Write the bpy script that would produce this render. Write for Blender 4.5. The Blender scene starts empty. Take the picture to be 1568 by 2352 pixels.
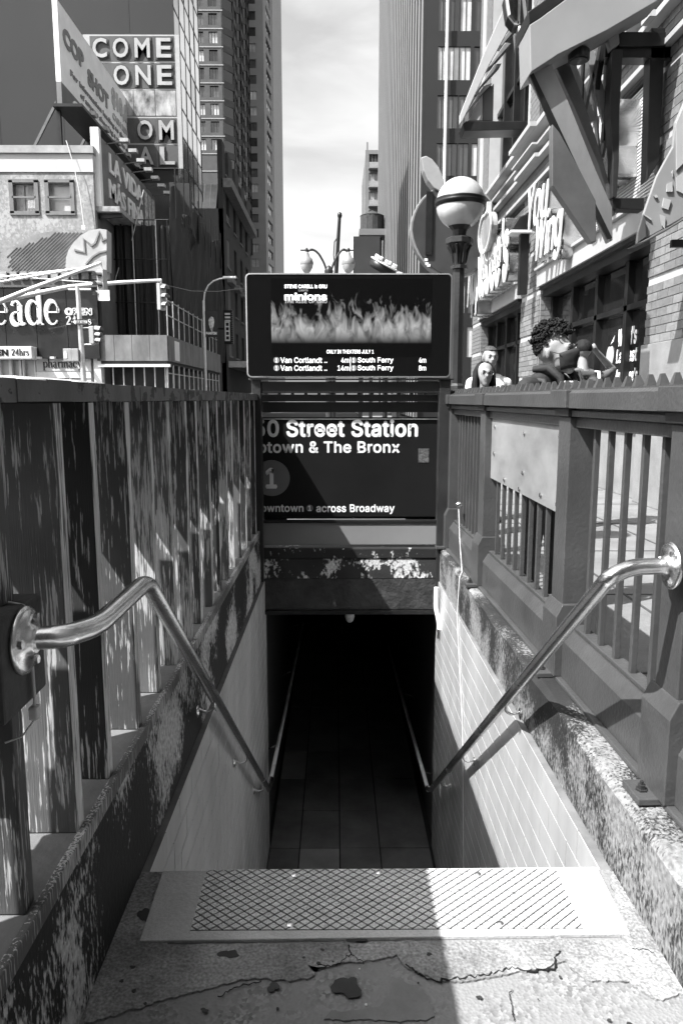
import bpy, bmesh, math, random
from mathutils import Vector, Matrix
random.seed(7)
R=math.radians
SC=bpy.context.scene
COL=SC.collection
# ---------------------------------------------------------------- camera, sky, sun, exposure
FPX=1700.0; EYE=1.35
PITCH=math.atan((1176-917)/FPX); YAW=math.atan((784-772)/FPX*math.cos(PITCH))
cam=bpy.data.cameras.new('camera'); camo=bpy.data.objects.new('camera',cam); COL.objects.link(camo)
cam.sensor_fit='HORIZONTAL'; cam.sensor_width=36; cam.lens=FPX/1568*36
cam.clip_start=.05; cam.clip_end=3000
camo.location=(0,0,EYE); camo.rotation_euler=(math.pi/2-PITCH,0,-YAW)
SC.camera=camo
SC.render.resolution_x=682; SC.render.resolution_y=1024
L=Vector((1,.65,-1.65)).normalized()          # the way the sunlight travels
w=bpy.data.worlds.new('World'); SC.world=w; w.use_nodes=True
nt=w.node_tree; nt.nodes.clear()
sky=nt.nodes.new('ShaderNodeTexSky'); sky.sky_type='NISHITA'; sky.sun_disc=False
sky.sun_elevation=math.asin(-L.z); sky.sun_rotation=math.atan2(-L.x,-L.y)
sky.air_density=1.3; sky.dust_density=4.0
bw=nt.nodes.new('ShaderNodeRGBToBW'); nt.links.new(sky.outputs[0],bw.inputs[0])
tc=nt.nodes.new('ShaderNodeTexCoord'); mp=nt.nodes.new('ShaderNodeMapping'); mp.inputs['Scale'].default_value=(2.2,2.2,7)
nt.links.new(tc.outputs['Generated'],mp.inputs[0])
nz=nt.nodes.new('ShaderNodeTexNoise'); nz.inputs['Scale'].default_value=1.6; nz.inputs['Detail'].default_value=6; nz.inputs['Distortion'].default_value=.6
nt.links.new(mp.outputs[0],nz.inputs['Vector'])
mr=nt.nodes.new('ShaderNodeMapRange'); mr.inputs[1].default_value=.35; mr.inputs[2].default_value=.7; mr.inputs[3].default_value=.76; mr.inputs[4].default_value=1.18
nt.links.new(nz.outputs[0],mr.inputs[0])
mul=nt.nodes.new('ShaderNodeMath'); mul.operation='MULTIPLY'
hz=nt.nodes.new('ShaderNodeMath'); hz.operation='MULTIPLY_ADD'; hz.inputs[1].default_value=.62; hz.inputs[2].default_value=.30      # thin bright cloud veil over the whole dome
nt.links.new(bw.outputs[0],hz.inputs[0]); nt.links.new(hz.outputs[0],mul.inputs[0]); nt.links.new(mr.outputs[0],mul.inputs[1])
bg=nt.nodes.new('ShaderNodeBackground'); bg.inputs[1].default_value=.15
nt.links.new(mul.outputs[0],bg.inputs[0])
wo=nt.nodes.new('ShaderNodeOutputWorld'); nt.links.new(bg.outputs[0],wo.inputs[0])
sl=bpy.data.lights.new('sun','SUN'); sl.energy=3.1; sl.angle=R(.53); sl.color=(1,1,1)
so=bpy.data.objects.new('sun',sl); COL.objects.link(so); so.rotation_euler=L.to_track_quat('-Z','Y').to_euler(); so.location=(-20,-5,40)
vs=SC.view_settings; vs.view_transform='Standard'; vs.look='None'; vs.gamma=1; vs.exposure=1.8; vs.use_curve_mapping=False
SC.cycles.use_denoising=True
SC.cycles.max_bounces=6; SC.cycles.diffuse_bounces=3; SC.cycles.glossy_bounces=3; SC.cycles.transmission_bounces=3; SC.cycles.transparent_max_bounces=8
SC.cycles.caustics_reflective=False; SC.cycles.caustics_refractive=False
# ---------------------------------------------------------------- helpers
def ray(x,y):
    cx=(x-784)/FPX; cz=-(y-1176)/FPX
    Y=math.cos(PITCH)+cz*math.sin(PITCH); Z=-math.sin(PITCH)+cz*math.cos(PITCH)
    return Vector((cx*math.cos(YAW)+Y*math.sin(YAW),-cx*math.sin(YAW)+Y*math.cos(YAW),Z))
def ay(x,y,Y): r=ray(x,y); r=r*(Y/r.y); r.z+=EYE; return r      # a measured image point on a plane of known depth / side / height
def ax(x,y,X): r=ray(x,y); r=r*(X/r.x); r.z+=EYE; return r
def az(x,y,Z): r=ray(x,y); r=r*((Z-EYE)/r.z); r.z+=EYE; return r
MATS={}
def mat(name,v=.2,rough=.6,metal=0.,var=.25,vs_=3.,bump=0.,bs=40.,stretch=(1,1,1),spec=.4,coat=0.,emit=0.,alpha=1.,fine=0.):
    """grey surface with broad mottling (var), fine grain (fine) and relief (bump)"""
    if name in MATS: return MATS[name]
    m=bpy.data.materials.new(name); m.use_nodes=True; MATS[name]=m
    n=m.node_tree; b=n.nodes['Principled BSDF']
    b.inputs['Roughness'].default_value=rough; b.inputs['Metallic'].default_value=metal
    b.inputs['Specular IOR Level'].default_value=spec; b.inputs['Coat Weight'].default_value=coat
    b.inputs['Base Color'].default_value=(v,v,v,1)
    if emit: b.inputs['Emission Color'].default_value=(1,1,1,1); b.inputs['Emission Strength'].default_value=emit
    if alpha<1: b.inputs['Alpha'].default_value=alpha
    if var or bump or fine:
        g=n.nodes.new('ShaderNodeNewGeometry'); mp=n.nodes.new('ShaderNodeMapping'); mp.inputs['Scale'].default_value=stretch
        n.links.new(g.outputs['Position'],mp.inputs[0])
    if var or fine:
        t=n.nodes.new('ShaderNodeTexNoise'); t.inputs['Scale'].default_value=vs_; t.inputs['Detail'].default_value=7; t.inputs['Roughness'].default_value=.62
        n.links.new(mp.outputs[0],t.inputs['Vector'])
        r=n.nodes.new('ShaderNodeMapRange'); r.inputs[1].default_value=.3; r.inputs[2].default_value=.7
        r.inputs[3].default_value=v*(1-var); r.inputs[4].default_value=v*(1+var)
        n.links.new(t.outputs[0],r.inputs[0]); out=r.outputs[0]
        if fine:
            t2=n.nodes.new('ShaderNodeTexNoise'); t2.inputs['Scale'].default_value=bs*3; t2.inputs['Detail'].default_value=4
            n.links.new(mp.outputs[0],t2.inputs['Vector'])
            r2=n.nodes.new('ShaderNodeMapRange'); r2.inputs[1].default_value=.3; r2.inputs[2].default_value=.7; r2.inputs[3].default_value=1-fine; r2.inputs[4].default_value=1+fine
            n.links.new(t2.outputs[0],r2.inputs[0]); q=n.nodes.new('ShaderNodeMath'); q.operation='MULTIPLY'
            n.links.new(out,q.inputs[0]); n.links.new(r2.outputs[0],q.inputs[1]); out=q.outputs[0]
        n.links.new(out,b.inputs['Base Color'])
        rr=n.nodes.new('ShaderNodeMapRange'); rr.inputs[3].default_value=max(.02,rough-.12); rr.inputs[4].default_value=min(1,rough+.12)
        n.links.new(t.outputs[0],rr.inputs[0]); n.links.new(rr.outputs[0],b.inputs['Roughness'])
    if bump:
        t=n.nodes.new('ShaderNodeTexNoise'); t.inputs['Scale'].default_value=bs; t.inputs['Detail'].default_value=6
        n.links.new(mp.outputs[0],t.inputs['Vector']); bp=n.nodes.new('ShaderNodeBump'); bp.inputs['Strength'].default_value=bump; bp.inputs['Distance'].default_value=.02
        n.links.new(t.outputs[0],bp.inputs['Height']); n.links.new(bp.outputs[0],b.inputs['Normal'])
    return m
def peel(name,paint,bare,sc=(40,40,4),big=2.5,thr=.56,soft=.02,grain=True,rough=.55,bump=.35,var=.25,wb=.45):
    """old paint flaking off: two noises decide where the pale ground shows"""
    if name in MATS: return MATS[name]
    m=bpy.data.materials.new(name); m.use_nodes=True; MATS[name]=m
    n=m.node_tree; b=n.nodes['Principled BSDF']; N=n.nodes.new; K=n.links.new
    g=N('ShaderNodeNewGeometry'); mp=N('ShaderNodeMapping'); mp.inputs['Scale'].default_value=sc; K(g.outputs['Position'],mp.inputs[0])
    a=N('ShaderNodeTexNoise'); a.inputs['Scale'].default_value=1.; a.inputs['Detail'].default_value=5; a.inputs['Roughness'].default_value=.6; K(mp.outputs[0],a.inputs['Vector'])
    c=N('ShaderNodeTexNoise'); c.inputs['Scale'].default_value=big; c.inputs['Detail'].default_value=5; K(g.outputs['Position'],c.inputs['Vector'])
    s=N('ShaderNodeMath'); s.operation='MULTIPLY'; s.inputs[1].default_value=wb; K(c.outputs[0],s.inputs[0])
    s2=N('ShaderNodeMath'); s2.operation='MULTIPLY_ADD'; s2.inputs[1].default_value=1-wb; K(a.outputs[0],s2.inputs[0]); K(s.outputs[0],s2.inputs[2])
    mk=N('ShaderNodeMapRange'); mk.inputs[1].default_value=thr-soft; mk.inputs[2].default_value=thr+soft; K(s2.outputs[0],mk.inputs[0])
    pv=N('ShaderNodeMapRange'); pv.inputs[1].default_value=.3; pv.inputs[2].default_value=.7; pv.inputs[3].default_value=paint*(1-var); pv.inputs[4].default_value=paint*(1+var)
    t3=N('ShaderNodeTexNoise'); t3.inputs['Scale'].default_value=6; t3.inputs['Detail'].default_value=8; K(g.outputs['Position'],t3.inputs['Vector']); K(t3.outputs[0],pv.inputs[0])
    bv=N('ShaderNodeMapRange'); bv.inputs[1].default_value=.3; bv.inputs[2].default_value=.7; bv.inputs[3].default_value=bare*.55; bv.inputs[4].default_value=bare*1.25
    mp2=N('ShaderNodeMapping'); mp2.inputs['Scale'].default_value=(sc[0]*3,sc[1]*3,sc[2]*1.5) if grain else (60,60,60); K(g.outputs['Position'],mp2.inputs[0])
    t4=N('ShaderNodeTexNoise'); t4.inputs['Scale'].default_value=1; t4.inputs['Detail'].default_value=4; K(mp2.outputs[0],t4.inputs['Vector']); K(t4.outputs[0],bv.inputs[0])
    mx=N('ShaderNodeMix'); mx.data_type='FLOAT'; K(mk.outputs[0],mx.inputs[0]); K(pv.outputs[0],mx.inputs[2]); K(bv.outputs[0],mx.inputs[3])
    K(mx.outputs[0],b.inputs['Base Color'])
    b.inputs['Roughness'].default_value=rough; b.inputs['Specular IOR Level'].default_value=.3
    h=N('ShaderNodeMath'); h.operation='MULTIPLY_ADD'; h.inputs[1].default_value=-1.; K(mk.outputs[0],h.inputs[0]); K(t4.outputs[0],h.inputs[2])
    bp=N('ShaderNodeBump'); bp.inputs['Strength'].default_value=bump; bp.inputs['Distance'].default_value=.004; K(h.outputs[0],bp.inputs['Height']); K(bp.outputs[0],b.inputs['Normal'])
    return m
class MB:
    def __init__(s): s.v=[]; s.f=[]; s.sm=[]
    def add(s,vs,fs,smooth=False):
        o=len(s.v); s.v+=[tuple(p) for p in vs]; s.f+=[tuple(i+o for i in q) for q in fs]; s.sm+=[smooth]*len(fs); return s
    def box(s,x0,x1,y0,y1,z0,z1):
        return s.add([(x0,y0,z0),(x1,y0,z0),(x1,y1,z0),(x0,y1,z0),(x0,y0,z1),(x1,y0,z1),(x1,y1,z1),(x0,y1,z1)],
            [(0,3,2,1),(4,5,6,7),(0,1,5,4),(1,2,6,5),(2,3,7,6),(3,0,4,7)])
    def quad(s,a,b,c,d): return s.add([a,b,c,d],[(0,1,2,3)])
    def bar(s,a,b,wd,ht,up=(0,0,1)):
        a=Vector(a); b=Vector(b); d=(b-a).normalized(); u=Vector(up)
        if abs(d.dot(u))>.98: u=Vector((0,1,0))
        l=d.cross(u).normalized()*wd/2; u=l.cross(d).normalized()*ht/2
        return s.add([a-l-u,a+l-u,a+l+u,a-l+u,b-l-u,b+l-u,b+l+u,b-l+u],[(0,3,2,1),(4,5,6,7),(0,1,5,4),(1,2,6,5),(2,3,7,6),(3,0,4,7)])
    def prism(s,pts,vec):
        """closed outline (list of 3-D points) pushed along vec"""
        v=Vector(vec); k=len(pts); a=[Vector(p) for p in pts]
        return s.add(a+[p+v for p in a],[tuple(range(k)),tuple(range(2*k-1,k-1,-1))]+[(i,(i+1)%k,(i+1)%k+k,i+k) for i in range(k)])
    def tube(s,path,r,n=12,cap=True,smooth=True):
        P=[Vector(p) for p in path]; k=len(P); rr=r if isinstance(r,(list,tuple)) else [r]*k
        vs=[]; prev=None
        for i,p in enumerate(P):
            t=(P[min(i+1,k-1)]-P[max(i-1,0)]).normalized()
            u=prev-t*prev.dot(t) if prev is not None else (Vector((0,0,1)) if abs(t.z)<.9 else Vector((1,0,0)))
            u=(u-t*u.dot(t)).normalized(); prev=u; v=t.cross(u)
            for j in range(n):
                a=2*math.pi*j/n; vs.append(p+(u*math.cos(a)+v*math.sin(a))*rr[i])
        fs=[(i*n+j,i*n+(j+1)%n,(i+1)*n+(j+1)%n,(i+1)*n+j) for i in range(k-1) for j in range(n)]
        s.add(vs,fs,smooth)
        if cap: s.add(vs[:n],[tuple(range(n-1,-1,-1))]); s.add(vs[-n:],[tuple(range(n))])
        return s
    def lathe(s,prof,c=(0,0,0),n=24,axis='z',smooth=True):
        c=Vector(c); vs=[]
        for r,h in prof:
            for j in range(n):
                a=2*math.pi*j/n; p=(r*math.cos(a),r*math.sin(a),h)
                if axis=='y': p=(p[0],h,p[1])
                if axis=='x': p=(h,p[0],p[1])
                vs.append(c+Vector(p))
        k=len(prof)
        s.add(vs,[(i*n+j,i*n+(j+1)%n,(i+1)*n+(j+1)%n,(i+1)*n+j) for i in range(k-1) for j in range(n)],smooth)
        if prof[0][0]>1e-6: s.add(vs[:n],[tuple(range(n))])
        if prof[-1][0]>1e-6: s.add(vs[-n:],[tuple(range(n))])
        return s
    def mesh(s,name,m):
        me=bpy.data.meshes.new(name); me.from_pydata(s.v,[],s.f); me.polygons.foreach_set('use_smooth',s.sm)
        if isinstance(m,(list,tuple)):
            for q in m: me.materials.append(q)
        else: me.materials.append(m)
        me.validate()
        b=bmesh.new(); b.from_mesh(me); bmesh.ops.recalc_face_normals(b,faces=b.faces); b.to_mesh(me); b.free()
        return me
    def build(s,name,m,parent=None,bevel=0,seg=2): return put(name,s.mesh(name,m),parent,bevel=bevel,seg=seg)
def put(name,me,parent=None,loc=None,rot=None,scale=None,bevel=0,seg=2):
    o=bpy.data.objects.new(name,me); COL.objects.link(o); o.parent=parent
    if loc is not None: o.location=loc
    if rot is not None: o.rotation_euler=rot
    if scale is not None: o.scale=scale
    if bevel:
        b=o.modifiers.new('bevel','BEVEL'); b.width=bevel; b.segments=seg; b.limit_method='ANGLE'; b.angle_limit=R(40); b.harden_normals=False
    return o
def tag(o,label=None,cat=None,group=None,kind=None):
    if label: o['label']=label
    if cat: o['category']=cat
    if group: o['group']=group
    if kind: o['kind']=kind
    return o
def thing(name,label,cat,group=None,loc=(0,0,0),rz=0):
    o=bpy.data.objects.new(name,None); COL.objects.link(o); o.empty_display_size=.2; o.location=loc; o.rotation_euler=(0,0,rz)
    return tag(o,label,cat,group)
def copy_tree(o,parent=None):
    c=o.copy(); COL.objects.link(c); c.parent=parent
    for ch in o.children: copy_tree(ch,c)
    return c
def FY(Y): return lambda u,v,d:(u,Y-d,v)          # a face that looks back at the viewer
def FX(X): return lambda u,v,d:(X-d,-u,v)         # a face that looks across the street (u = -y)
def FXr(X): return lambda u,v,d:(X+d,u,v)         # a face on the left that looks right (u = y)
try: FONT=bpy.data.fonts.load(bpy.utils.system_resource('DATAFILES',path='fonts')+'/Inter.woff2')   # Blender's own interface font
except Exception: FONT=None
def text(s,name,box,plane,m,parent,depth=.01,bold=0.,sp=1.,shear=0.,res=3,plain=False):
    """flat-faced lettering: the filled glyphs plus a ribbon along every contour that makes them bolder"""
    from mathutils.geometry import interpolate_bezier
    c=bpy.data.curves.new('t','FONT'); c.body=s; c.size=1; c.space_character=sp; c.shear=shear; c.extrude=.05; c.resolution_u=res
    if plain: c.offset=bold; bold=0
    elif FONT: c.font=FONT
    o=bpy.data.objects.new('t',c); COL.objects.link(o); bpy.context.view_layer.update(); dg=bpy.context.evaluated_depsgraph_get()
    me=bpy.data.meshes.new_from_object(o.evaluated_get(dg)); polys=[]
    if bold:
        for spn in o.to_curve(dg).splines:
            B=spn.bezier_points; n=len(B); P=[]
            for k in range(n):
                a,b=B[k],B[(k+1)%n]; q=interpolate_bezier(a.co,a.handle_right,b.handle_left,b.co,res+2); P+=[(v.x,v.y) for v in q[:-1]]
            Q=[p for k,p in enumerate(P) if math.dist(p,P[k-1])>1e-4]
            if len(Q)>2: polys.append(Q+[Q[0],Q[1]])
        o.to_curve_clear()
    bpy.data.objects.remove(o); bpy.data.curves.remove(c)
    X=[v.co.x for v in me.vertices]; Y=[v.co.y for v in me.vertices]; x0,x1,y0,y1=min(X)-bold,max(X)+bold,min(Y)-bold,max(Y)+bold; u0,v0,u1,v1=box
    mp=lambda x,y,d:plane(u0+(x-x0)/(x1-x0)*(u1-u0),v0+(y-y0)/(y1-y0)*(v1-v0),d)
    mb=MB(); mb.add([mp(v.co.x,v.co.y,.001+(v.co.z+.05)/.1*depth) for v in me.vertices],[tuple(p.vertices) for p in me.polygons])
    for n,P in enumerate(polys): stroke(mb,P,bold*2,mp,.0012,.001+depth*(1.06+.03*(n%3)))
    bpy.data.meshes.remove(me)
    if plain and len(s)>1:          # one mesh for each letter
        up=list(range(len(mb.v)))
        def fd(i):
            while up[i]!=i: up[i]=up[up[i]]; i=up[i]
            return i
        key={}
        for i,v in enumerate(mb.v):
            k=tuple(round(c_,4) for c_ in v); key.setdefault(k,i); up[fd(i)]=fd(key[k])
        for f in mb.f:
            for i in f[1:]: up[fd(i)]=fd(f[0])
        isl={}
        for f in mb.f: isl.setdefault(fd(f[0]),[]).append(f)
        for fs in isl.values():
            ids=sorted({i for f in fs for i in f}); ix={i:k for k,i in enumerate(ids)}; q=MB(); q.add([mb.v[i] for i in ids],[tuple(ix[i] for i in f) for f in fs]); o=q.build('letter',m,parent)
        return o
    return mb.build(name,m,parent)
def outline(pts2,plane,d0,d1):
    """2-D outline on a plane, pushed out from d0 to d1"""
    b=MB(); k=len(pts2); b.add([plane(u,v,d0) for u,v in pts2]+[plane(u,v,d1) for u,v in pts2],
        [tuple(range(k)),tuple(range(2*k-1,k-1,-1))]+[(i,(i+1)%k,(i+1)%k+k,i+k) for i in range(k)]); return b
def stroke(mb,path,wid,plane,d0,d1):
    """variable-width flat stroke, used for lettering"""
    k=len(path); l=[];r=[]
    for i,(x,y) in enumerate(path):
        a=path[max(i-1,0)]; b=path[min(i+1,k-1)]; dx,dy=b[0]-a[0],b[1]-a[1]; q=math.hypot(dx,dy) or 1
        ww=wid[i] if isinstance(wid,(list,tuple)) else wid
        l.append((x-dy/q*ww/2,y+dx/q*ww/2)); r.append((x+dy/q*ww/2,y-dx/q*ww/2))
    for i in range(k-1):
        q=[l[i],l[i+1],r[i+1],r[i]]
        mb.add([plane(*p,d0) for p in q]+[plane(*p,d1) for p in q],[(0,1,2,3),(7,6,5,4),(0,1,5,4),(2,3,7,6),(1,2,6,5),(3,0,4,7)])
    return mb
# ---------------------------------------------------------------- shared surfaces
mt_paint=mat('green iron paint',.06,.33,var=.18,vs_=5,bump=.12,bs=60,spec=.45)
mt_paintdk=mat('dark green paint',.026,.42,var=.3,vs_=4,bump=.1,bs=50)
mt_black=mat('black enamel',.012,.38,var=.3,vs_=3)
mt_dark=mat('dark recess',.01,.8,var=.3)
mt_steel=mat('brushed steel',.85,.24,metal=1,var=.2,vs_=5,bump=.05,bs=120,stretch=(1,.3,1))
mt_white=mat('white paint',.75,.5,var=.08,vs_=2)
mt_sign=mat('sign white',.85,.5,var=0)
mt_conc=mat('pavement concrete',.17,.85,var=.25,vs_=2.2,bump=.25,bs=60,fine=.18)
mt_wood=peel('peeling painted timber',.075,.5,sc=(150,150,9),big=3.2,thr=.532,soft=.012)
mt_wood2=peel('peeling painted timber worn',.095,.55,sc=(150,150,8.),big=3.6,thr=.512,soft=.015)
mt_rail=peel('chipped rail paint',.17,.05,sc=(9,14,22),big=6,thr=.53,soft=.012,grain=False)
mt_kerb=peel('flaking kerb paint',.018,.62,sc=(95,95,36),big=2.6,thr=.545,soft=.018,wb=.68,grain=False,rough=.75,bump=.6)
mt_kerbR=peel('flaking kerb paint sun toned',.025,.24,sc=(120,120,50),big=3.,thr=.51,soft=.03,wb=.6,grain=False,rough=.8,bump=.7)  # kerb paint copy with bare patches darkened to tone down the sunlit side
mt_glass=mat('dark window glass',.015,.06,var=0,spec=.7)
mt_brick=mat('sunlit brick',.15,.85,var=.2,vs_=9,bump=.3,bs=30)
mt_mortar=mat('pale mortar',.4,.9,var=.1)
mt_woodL=peel('peeling painted timber pale',.13,.6,sc=(150,150,8.),big=3.,thr=.52,soft=.015); mt_woodD=peel('peeling painted timber dark',.035,.5,sc=(150,150,7.),big=2.6,thr=.55,soft=.012)
mt_woodE=peel('bare timber edge',.12,.9,sc=(160,160,5.),big=3.4,thr=.478,soft=.02)
# ================================================================ THE SETTING
HX0,HX1,HY0,HY1=-.80,1.06,1.957,6.0        # the opening of the stairwell
def holed(name,X0,X1,Y0,Y1,z0,z1,m):
    b=MB(); xs=[X0,HX0,HX1,X1]; ys=[Y0,HY0,HY1,Y1]
    for i in range(3):
        for j in range(3):
            if i==1 and j==1: continue
            b.quad((xs[i],ys[j],z1),(xs[i+1],ys[j],z1),(xs[i+1],ys[j+1],z1),(xs[i],ys[j+1],z1))
    if z0<z1:
        b.quad((X0,Y0,z0),(X0,Y1,z0),(X0,Y1,z1),(X0,Y0,z1)); b.quad((X0,Y1,z0),(X1,Y1,z0),(X1,Y1,z1),(X0,Y1,z1))
    return tag(b.build(name,m),kind='structure')
holed('ground',-900,900,-400,1500,-.14,-.14,mat('asphalt',.05,.9,var=.3,vs_=1.5,bump=.3,bs=50))
holed('sidewalk',-1.35,4.1,-30,30,-.14,0,mt_conc)
s=MB(); 
for yy in (36,): s.box(-60,-7.6,36-2.5,90,-.14,0)
s.box(2.0,4.6,36,120,-.14,0); tag(s.build('far_pavement',mt_conc),kind='structure')
m=MB()
for k in range(8): m.box(-3.9+k*-.0-0.06,-3.9+.06,4+k*5,6.5+k*5,-.136,-.134)
for k in range(9): m.box(-7+k*.75,-6.6+k*.75,25.5,28.5,-.136,-.134)
tag(m.build('road_marking',mat('road paint',.7,.8,var=.2)),kind='structure')
# right pavement joints: thin dark score lines seen between the railings
m=MB()
for k in range(9): m.box(1.1,4.0,2.0+k*1.5,2.02+k*1.5,.001,.004)
for xx in (2.0,3.0): m.box(xx,xx+.02,1,20,.0015,.0045)
tag(m.build('pavement_joint',mat('joint dirt',.06,.9,var=.2)),kind='structure')

# ---- landing with worn cement skins, cracks and stains
mt_land=mat('landing concrete',.25,.9,var=.45,vs_=5,bump=.7,bs=45,fine=.4)
def aggregate():
    m=bpy.data.materials.new('worn aggregate'); m.use_nodes=True; n=m.node_tree; b=n.nodes['Principled BSDF']; N=n.nodes.new; K=n.links.new
    g=N('ShaderNodeNewGeometry'); v=N('ShaderNodeTexVoronoi'); v.inputs['Scale'].default_value=120; K(g.outputs['Position'],v.inputs['Vector'])
    bwn=N('ShaderNodeRGBToBW'); K(v.outputs['Color'],bwn.inputs[0])
    r=N('ShaderNodeMapRange'); r.inputs[1].default_value=.15; r.inputs[2].default_value=.85; r.inputs[3].default_value=.13; r.inputs[4].default_value=.30; K(bwn.outputs[0],r.inputs[0])
    t=N('ShaderNodeTexNoise'); t.inputs['Scale'].default_value=7; t.inputs['Detail'].default_value=7; K(g.outputs['Position'],t.inputs['Vector'])
    r2=N('ShaderNodeMapRange'); r2.inputs[1].default_value=.42; r2.inputs[2].default_value=.6; K(t.outputs[0],r2.inputs[0])
    mx=N('ShaderNodeMix'); mx.data_type='FLOAT'; K(r2.outputs[0],mx.inputs[0]); mx.inputs[2].default_value=.22; K(r.outputs[0],mx.inputs[3])
    K(mx.outputs[0],b.inputs['Base Color']); b.inputs['Roughness'].default_value=.85
    bp=N('ShaderNodeBump'); bp.inputs['Strength'].default_value=.35; bp.inputs['Distance'].default_value=.006; K(v.outputs['Distance'],bp.inputs['Height']); K(bp.outputs[0],b.inputs['Normal'])
    return m
mt_agg=aggregate()
land=tag(MB().box(-.80,1.06,-3,1.956,-.2,.003).build('landing',mt_agg),kind='structure')
def jag(pts,amp=.006,step=.007):
    out=[]; drift=Vector((0,0))
    for i,(x,y) in enumerate(pts):
        a=Vector((x,y)); b=Vector(pts[(i+1)%len(pts)]); n=max(1,int((b-a).length/step))
        for k in range(n): p=a.lerp(b,k/n); drift=drift*.8+Vector((random.uniform(-amp,amp),random.uniform(-amp,amp)))*.8; out.append((p.x+drift.x,p.y+drift.y))
    return out
def pl(pix): return [tuple(az(x,y,0)[:2]) for x,y in pix]
def skin(name,pix,m,z0,z1,amp=.005):
    b=MB(); p=jag(pl(pix),amp); b.prism([(x,y,z0) for x,y in p],(0,0,z1-z0)); return b.build(name,m,land)
skin('cement_skin',[(215,2230),(300,2040),(340,2020),(390,2180),(1425,2165),(1400,2008),(1440,2006),(1600,2290),(1500,2300),(1440,2260),(1340,2260),(1300,2215),(1235,2232),(1130,2250),(1060,2258),(1010,2262),(940,2232),(905,2200),(850,2212),(800,2215),(740,2228),(700,2222),(720,2250),(640,2262),(560,2255),(500,2270),(400,2300),(300,2330),(215,2352),(190,2352)],mt_land,.0035,.0085)
skin('cement_skin',[(740,2352),(760,2330),(860,2322),(900,2290),(905,2255),(960,2270),(985,2300),(1000,2340),(960,2352)],mat('damp cement',.19,.85,var=.3,vs_=5,bump=.4,bs=40),.0035,.0075)
mt_stain=mat('gum stain',.035,.7,var=.5,vs_=14)
for cx,cy,rx,ry in ((797,2276,28,27),(526,2200,20,10),(628,2276,12,11),(818,2166,20,7),(336,2112,18,16),(305,2230,5,4),(280,2262,5,3),(740,2190,4,3),(985,2200,7,3),(1100,2300,6,4),(470,2330,8,5)):
    n=26; ph=[random.uniform(0,6.28) for _ in range(4)]
    P=[]
    for k in range(n):
        t=2*math.pi*k/n; r_=1+.22*math.sin(2*t+ph[0])+.14*math.sin(3*t+ph[1])+.1*math.sin(5*t+ph[2])+random.uniform(-.07,.07); P.append(tuple(az(cx+rx*r_*math.cos(t),cy+ry*r_*math.sin(t),0)[:2]))
    MB().prism([(x,y,.0086) for x,y in P],(0,0,.0012)).build('gum_stain',mt_stain,land)
mt_crack=mat('crack',.008,1,var=0)
def crack(pix,wd=.006):
    p=pl(pix); q=[]
    for i in range(len(p)-1):
        a=Vector(p[i]); b=Vector(p[i+1]); n=max(1,int((b-a).length/.006))
        q+=[a.lerp(b,k/n)+Vector((random.uniform(-.003,.003),random.uniform(-.005,.005))) for k in range(n)]
    q.append(Vector(p[-1])); b=MB()
    stroke(b,[(v.x,v.y) for v in q],[wd*random.uniform(.15,.75) for _ in q],lambda u,v,d:(u,v,d),.0075,.0092)
    return b.build('crack',mt_crack,land)
crack([(930,2222),(950,2238),(975,2252),(1005,2262),(1030,2258),(1075,2252),(1110,2250),(1150,2238),(1175,2232),(1215,2236),(1250,2238),(1272,2236),(1276,2205),(1285,2192)],.009)
crack([(730,2222),(765,2226),(790,2212),(806,2200),(800,2178)],.006); crack([(806,2200),(835,2222)],.004)
crack([(1450,2185),(1480,2190),(1500,2196)],.005); crack([(500,2300),(540,2275),(600,2262)],.004); crack([(1180,2352),(1170,2300),(1175,2280)],.003)
for _ in range(46):
    x=random.uniform(-.5,.8); y=random.uniform(1.15,1.62); a=random.uniform(.002,.006); b=MB()
    b.prism([(x+a*math.cos(t*1.05)*random.uniform(.6,1.3),y+a*math.sin(t*1.05)*random.uniform(.6,1.3),.008) for t in range(6)],(0,0,a*.5))
    b.build('grit',mt_stain if random.random()<.5 else mt_white,land)

# ---- diamond grip plate on the first tread
pl_=thing('tread_plate','pale metal tread plate with a dark diamond grip pattern at the top step','tread plate')
mt_plate=mat('pale plate',.5,.62,metal=.0,var=.12,vs_=7,bump=.25,bs=70,fine=.12)
mt_cell=mat('gritty plate cell',.66,.75,var=.15,vs_=30,bump=.5,bs=160,fine=.45)
mt_groove=mat('plate groove',.035,.8,var=.2)
PX=lambda x,y:tuple(az(x,y,.02)[:2])
c=[(-.492,1.668),(.742,1.684),(.752,1.955),(-.498,1.945)]
MB().prism([(x,y,.003) for x,y in c],(0,0,.0105)).build('plate',mt_plate,pl_,bevel=.002)
gx0,gx1,gy0,gy1=-.372,.628,1.702,1.945
MB().box(gx0,gx1,gy0,gy1,.0135,.0146).build('groove_bed',mt_groove,pl_)
nx,ny=31,9; dx=(gx1-gx0)/nx; dy=(gy1-gy0)/ny; g=.0030; cells=[]
for i in range(2*nx+1):
    for j in range(2*ny+1):
        if (i+j)%2==0: cells.append((gx0+i*dx/2,gy0+j*dy/2))
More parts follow.
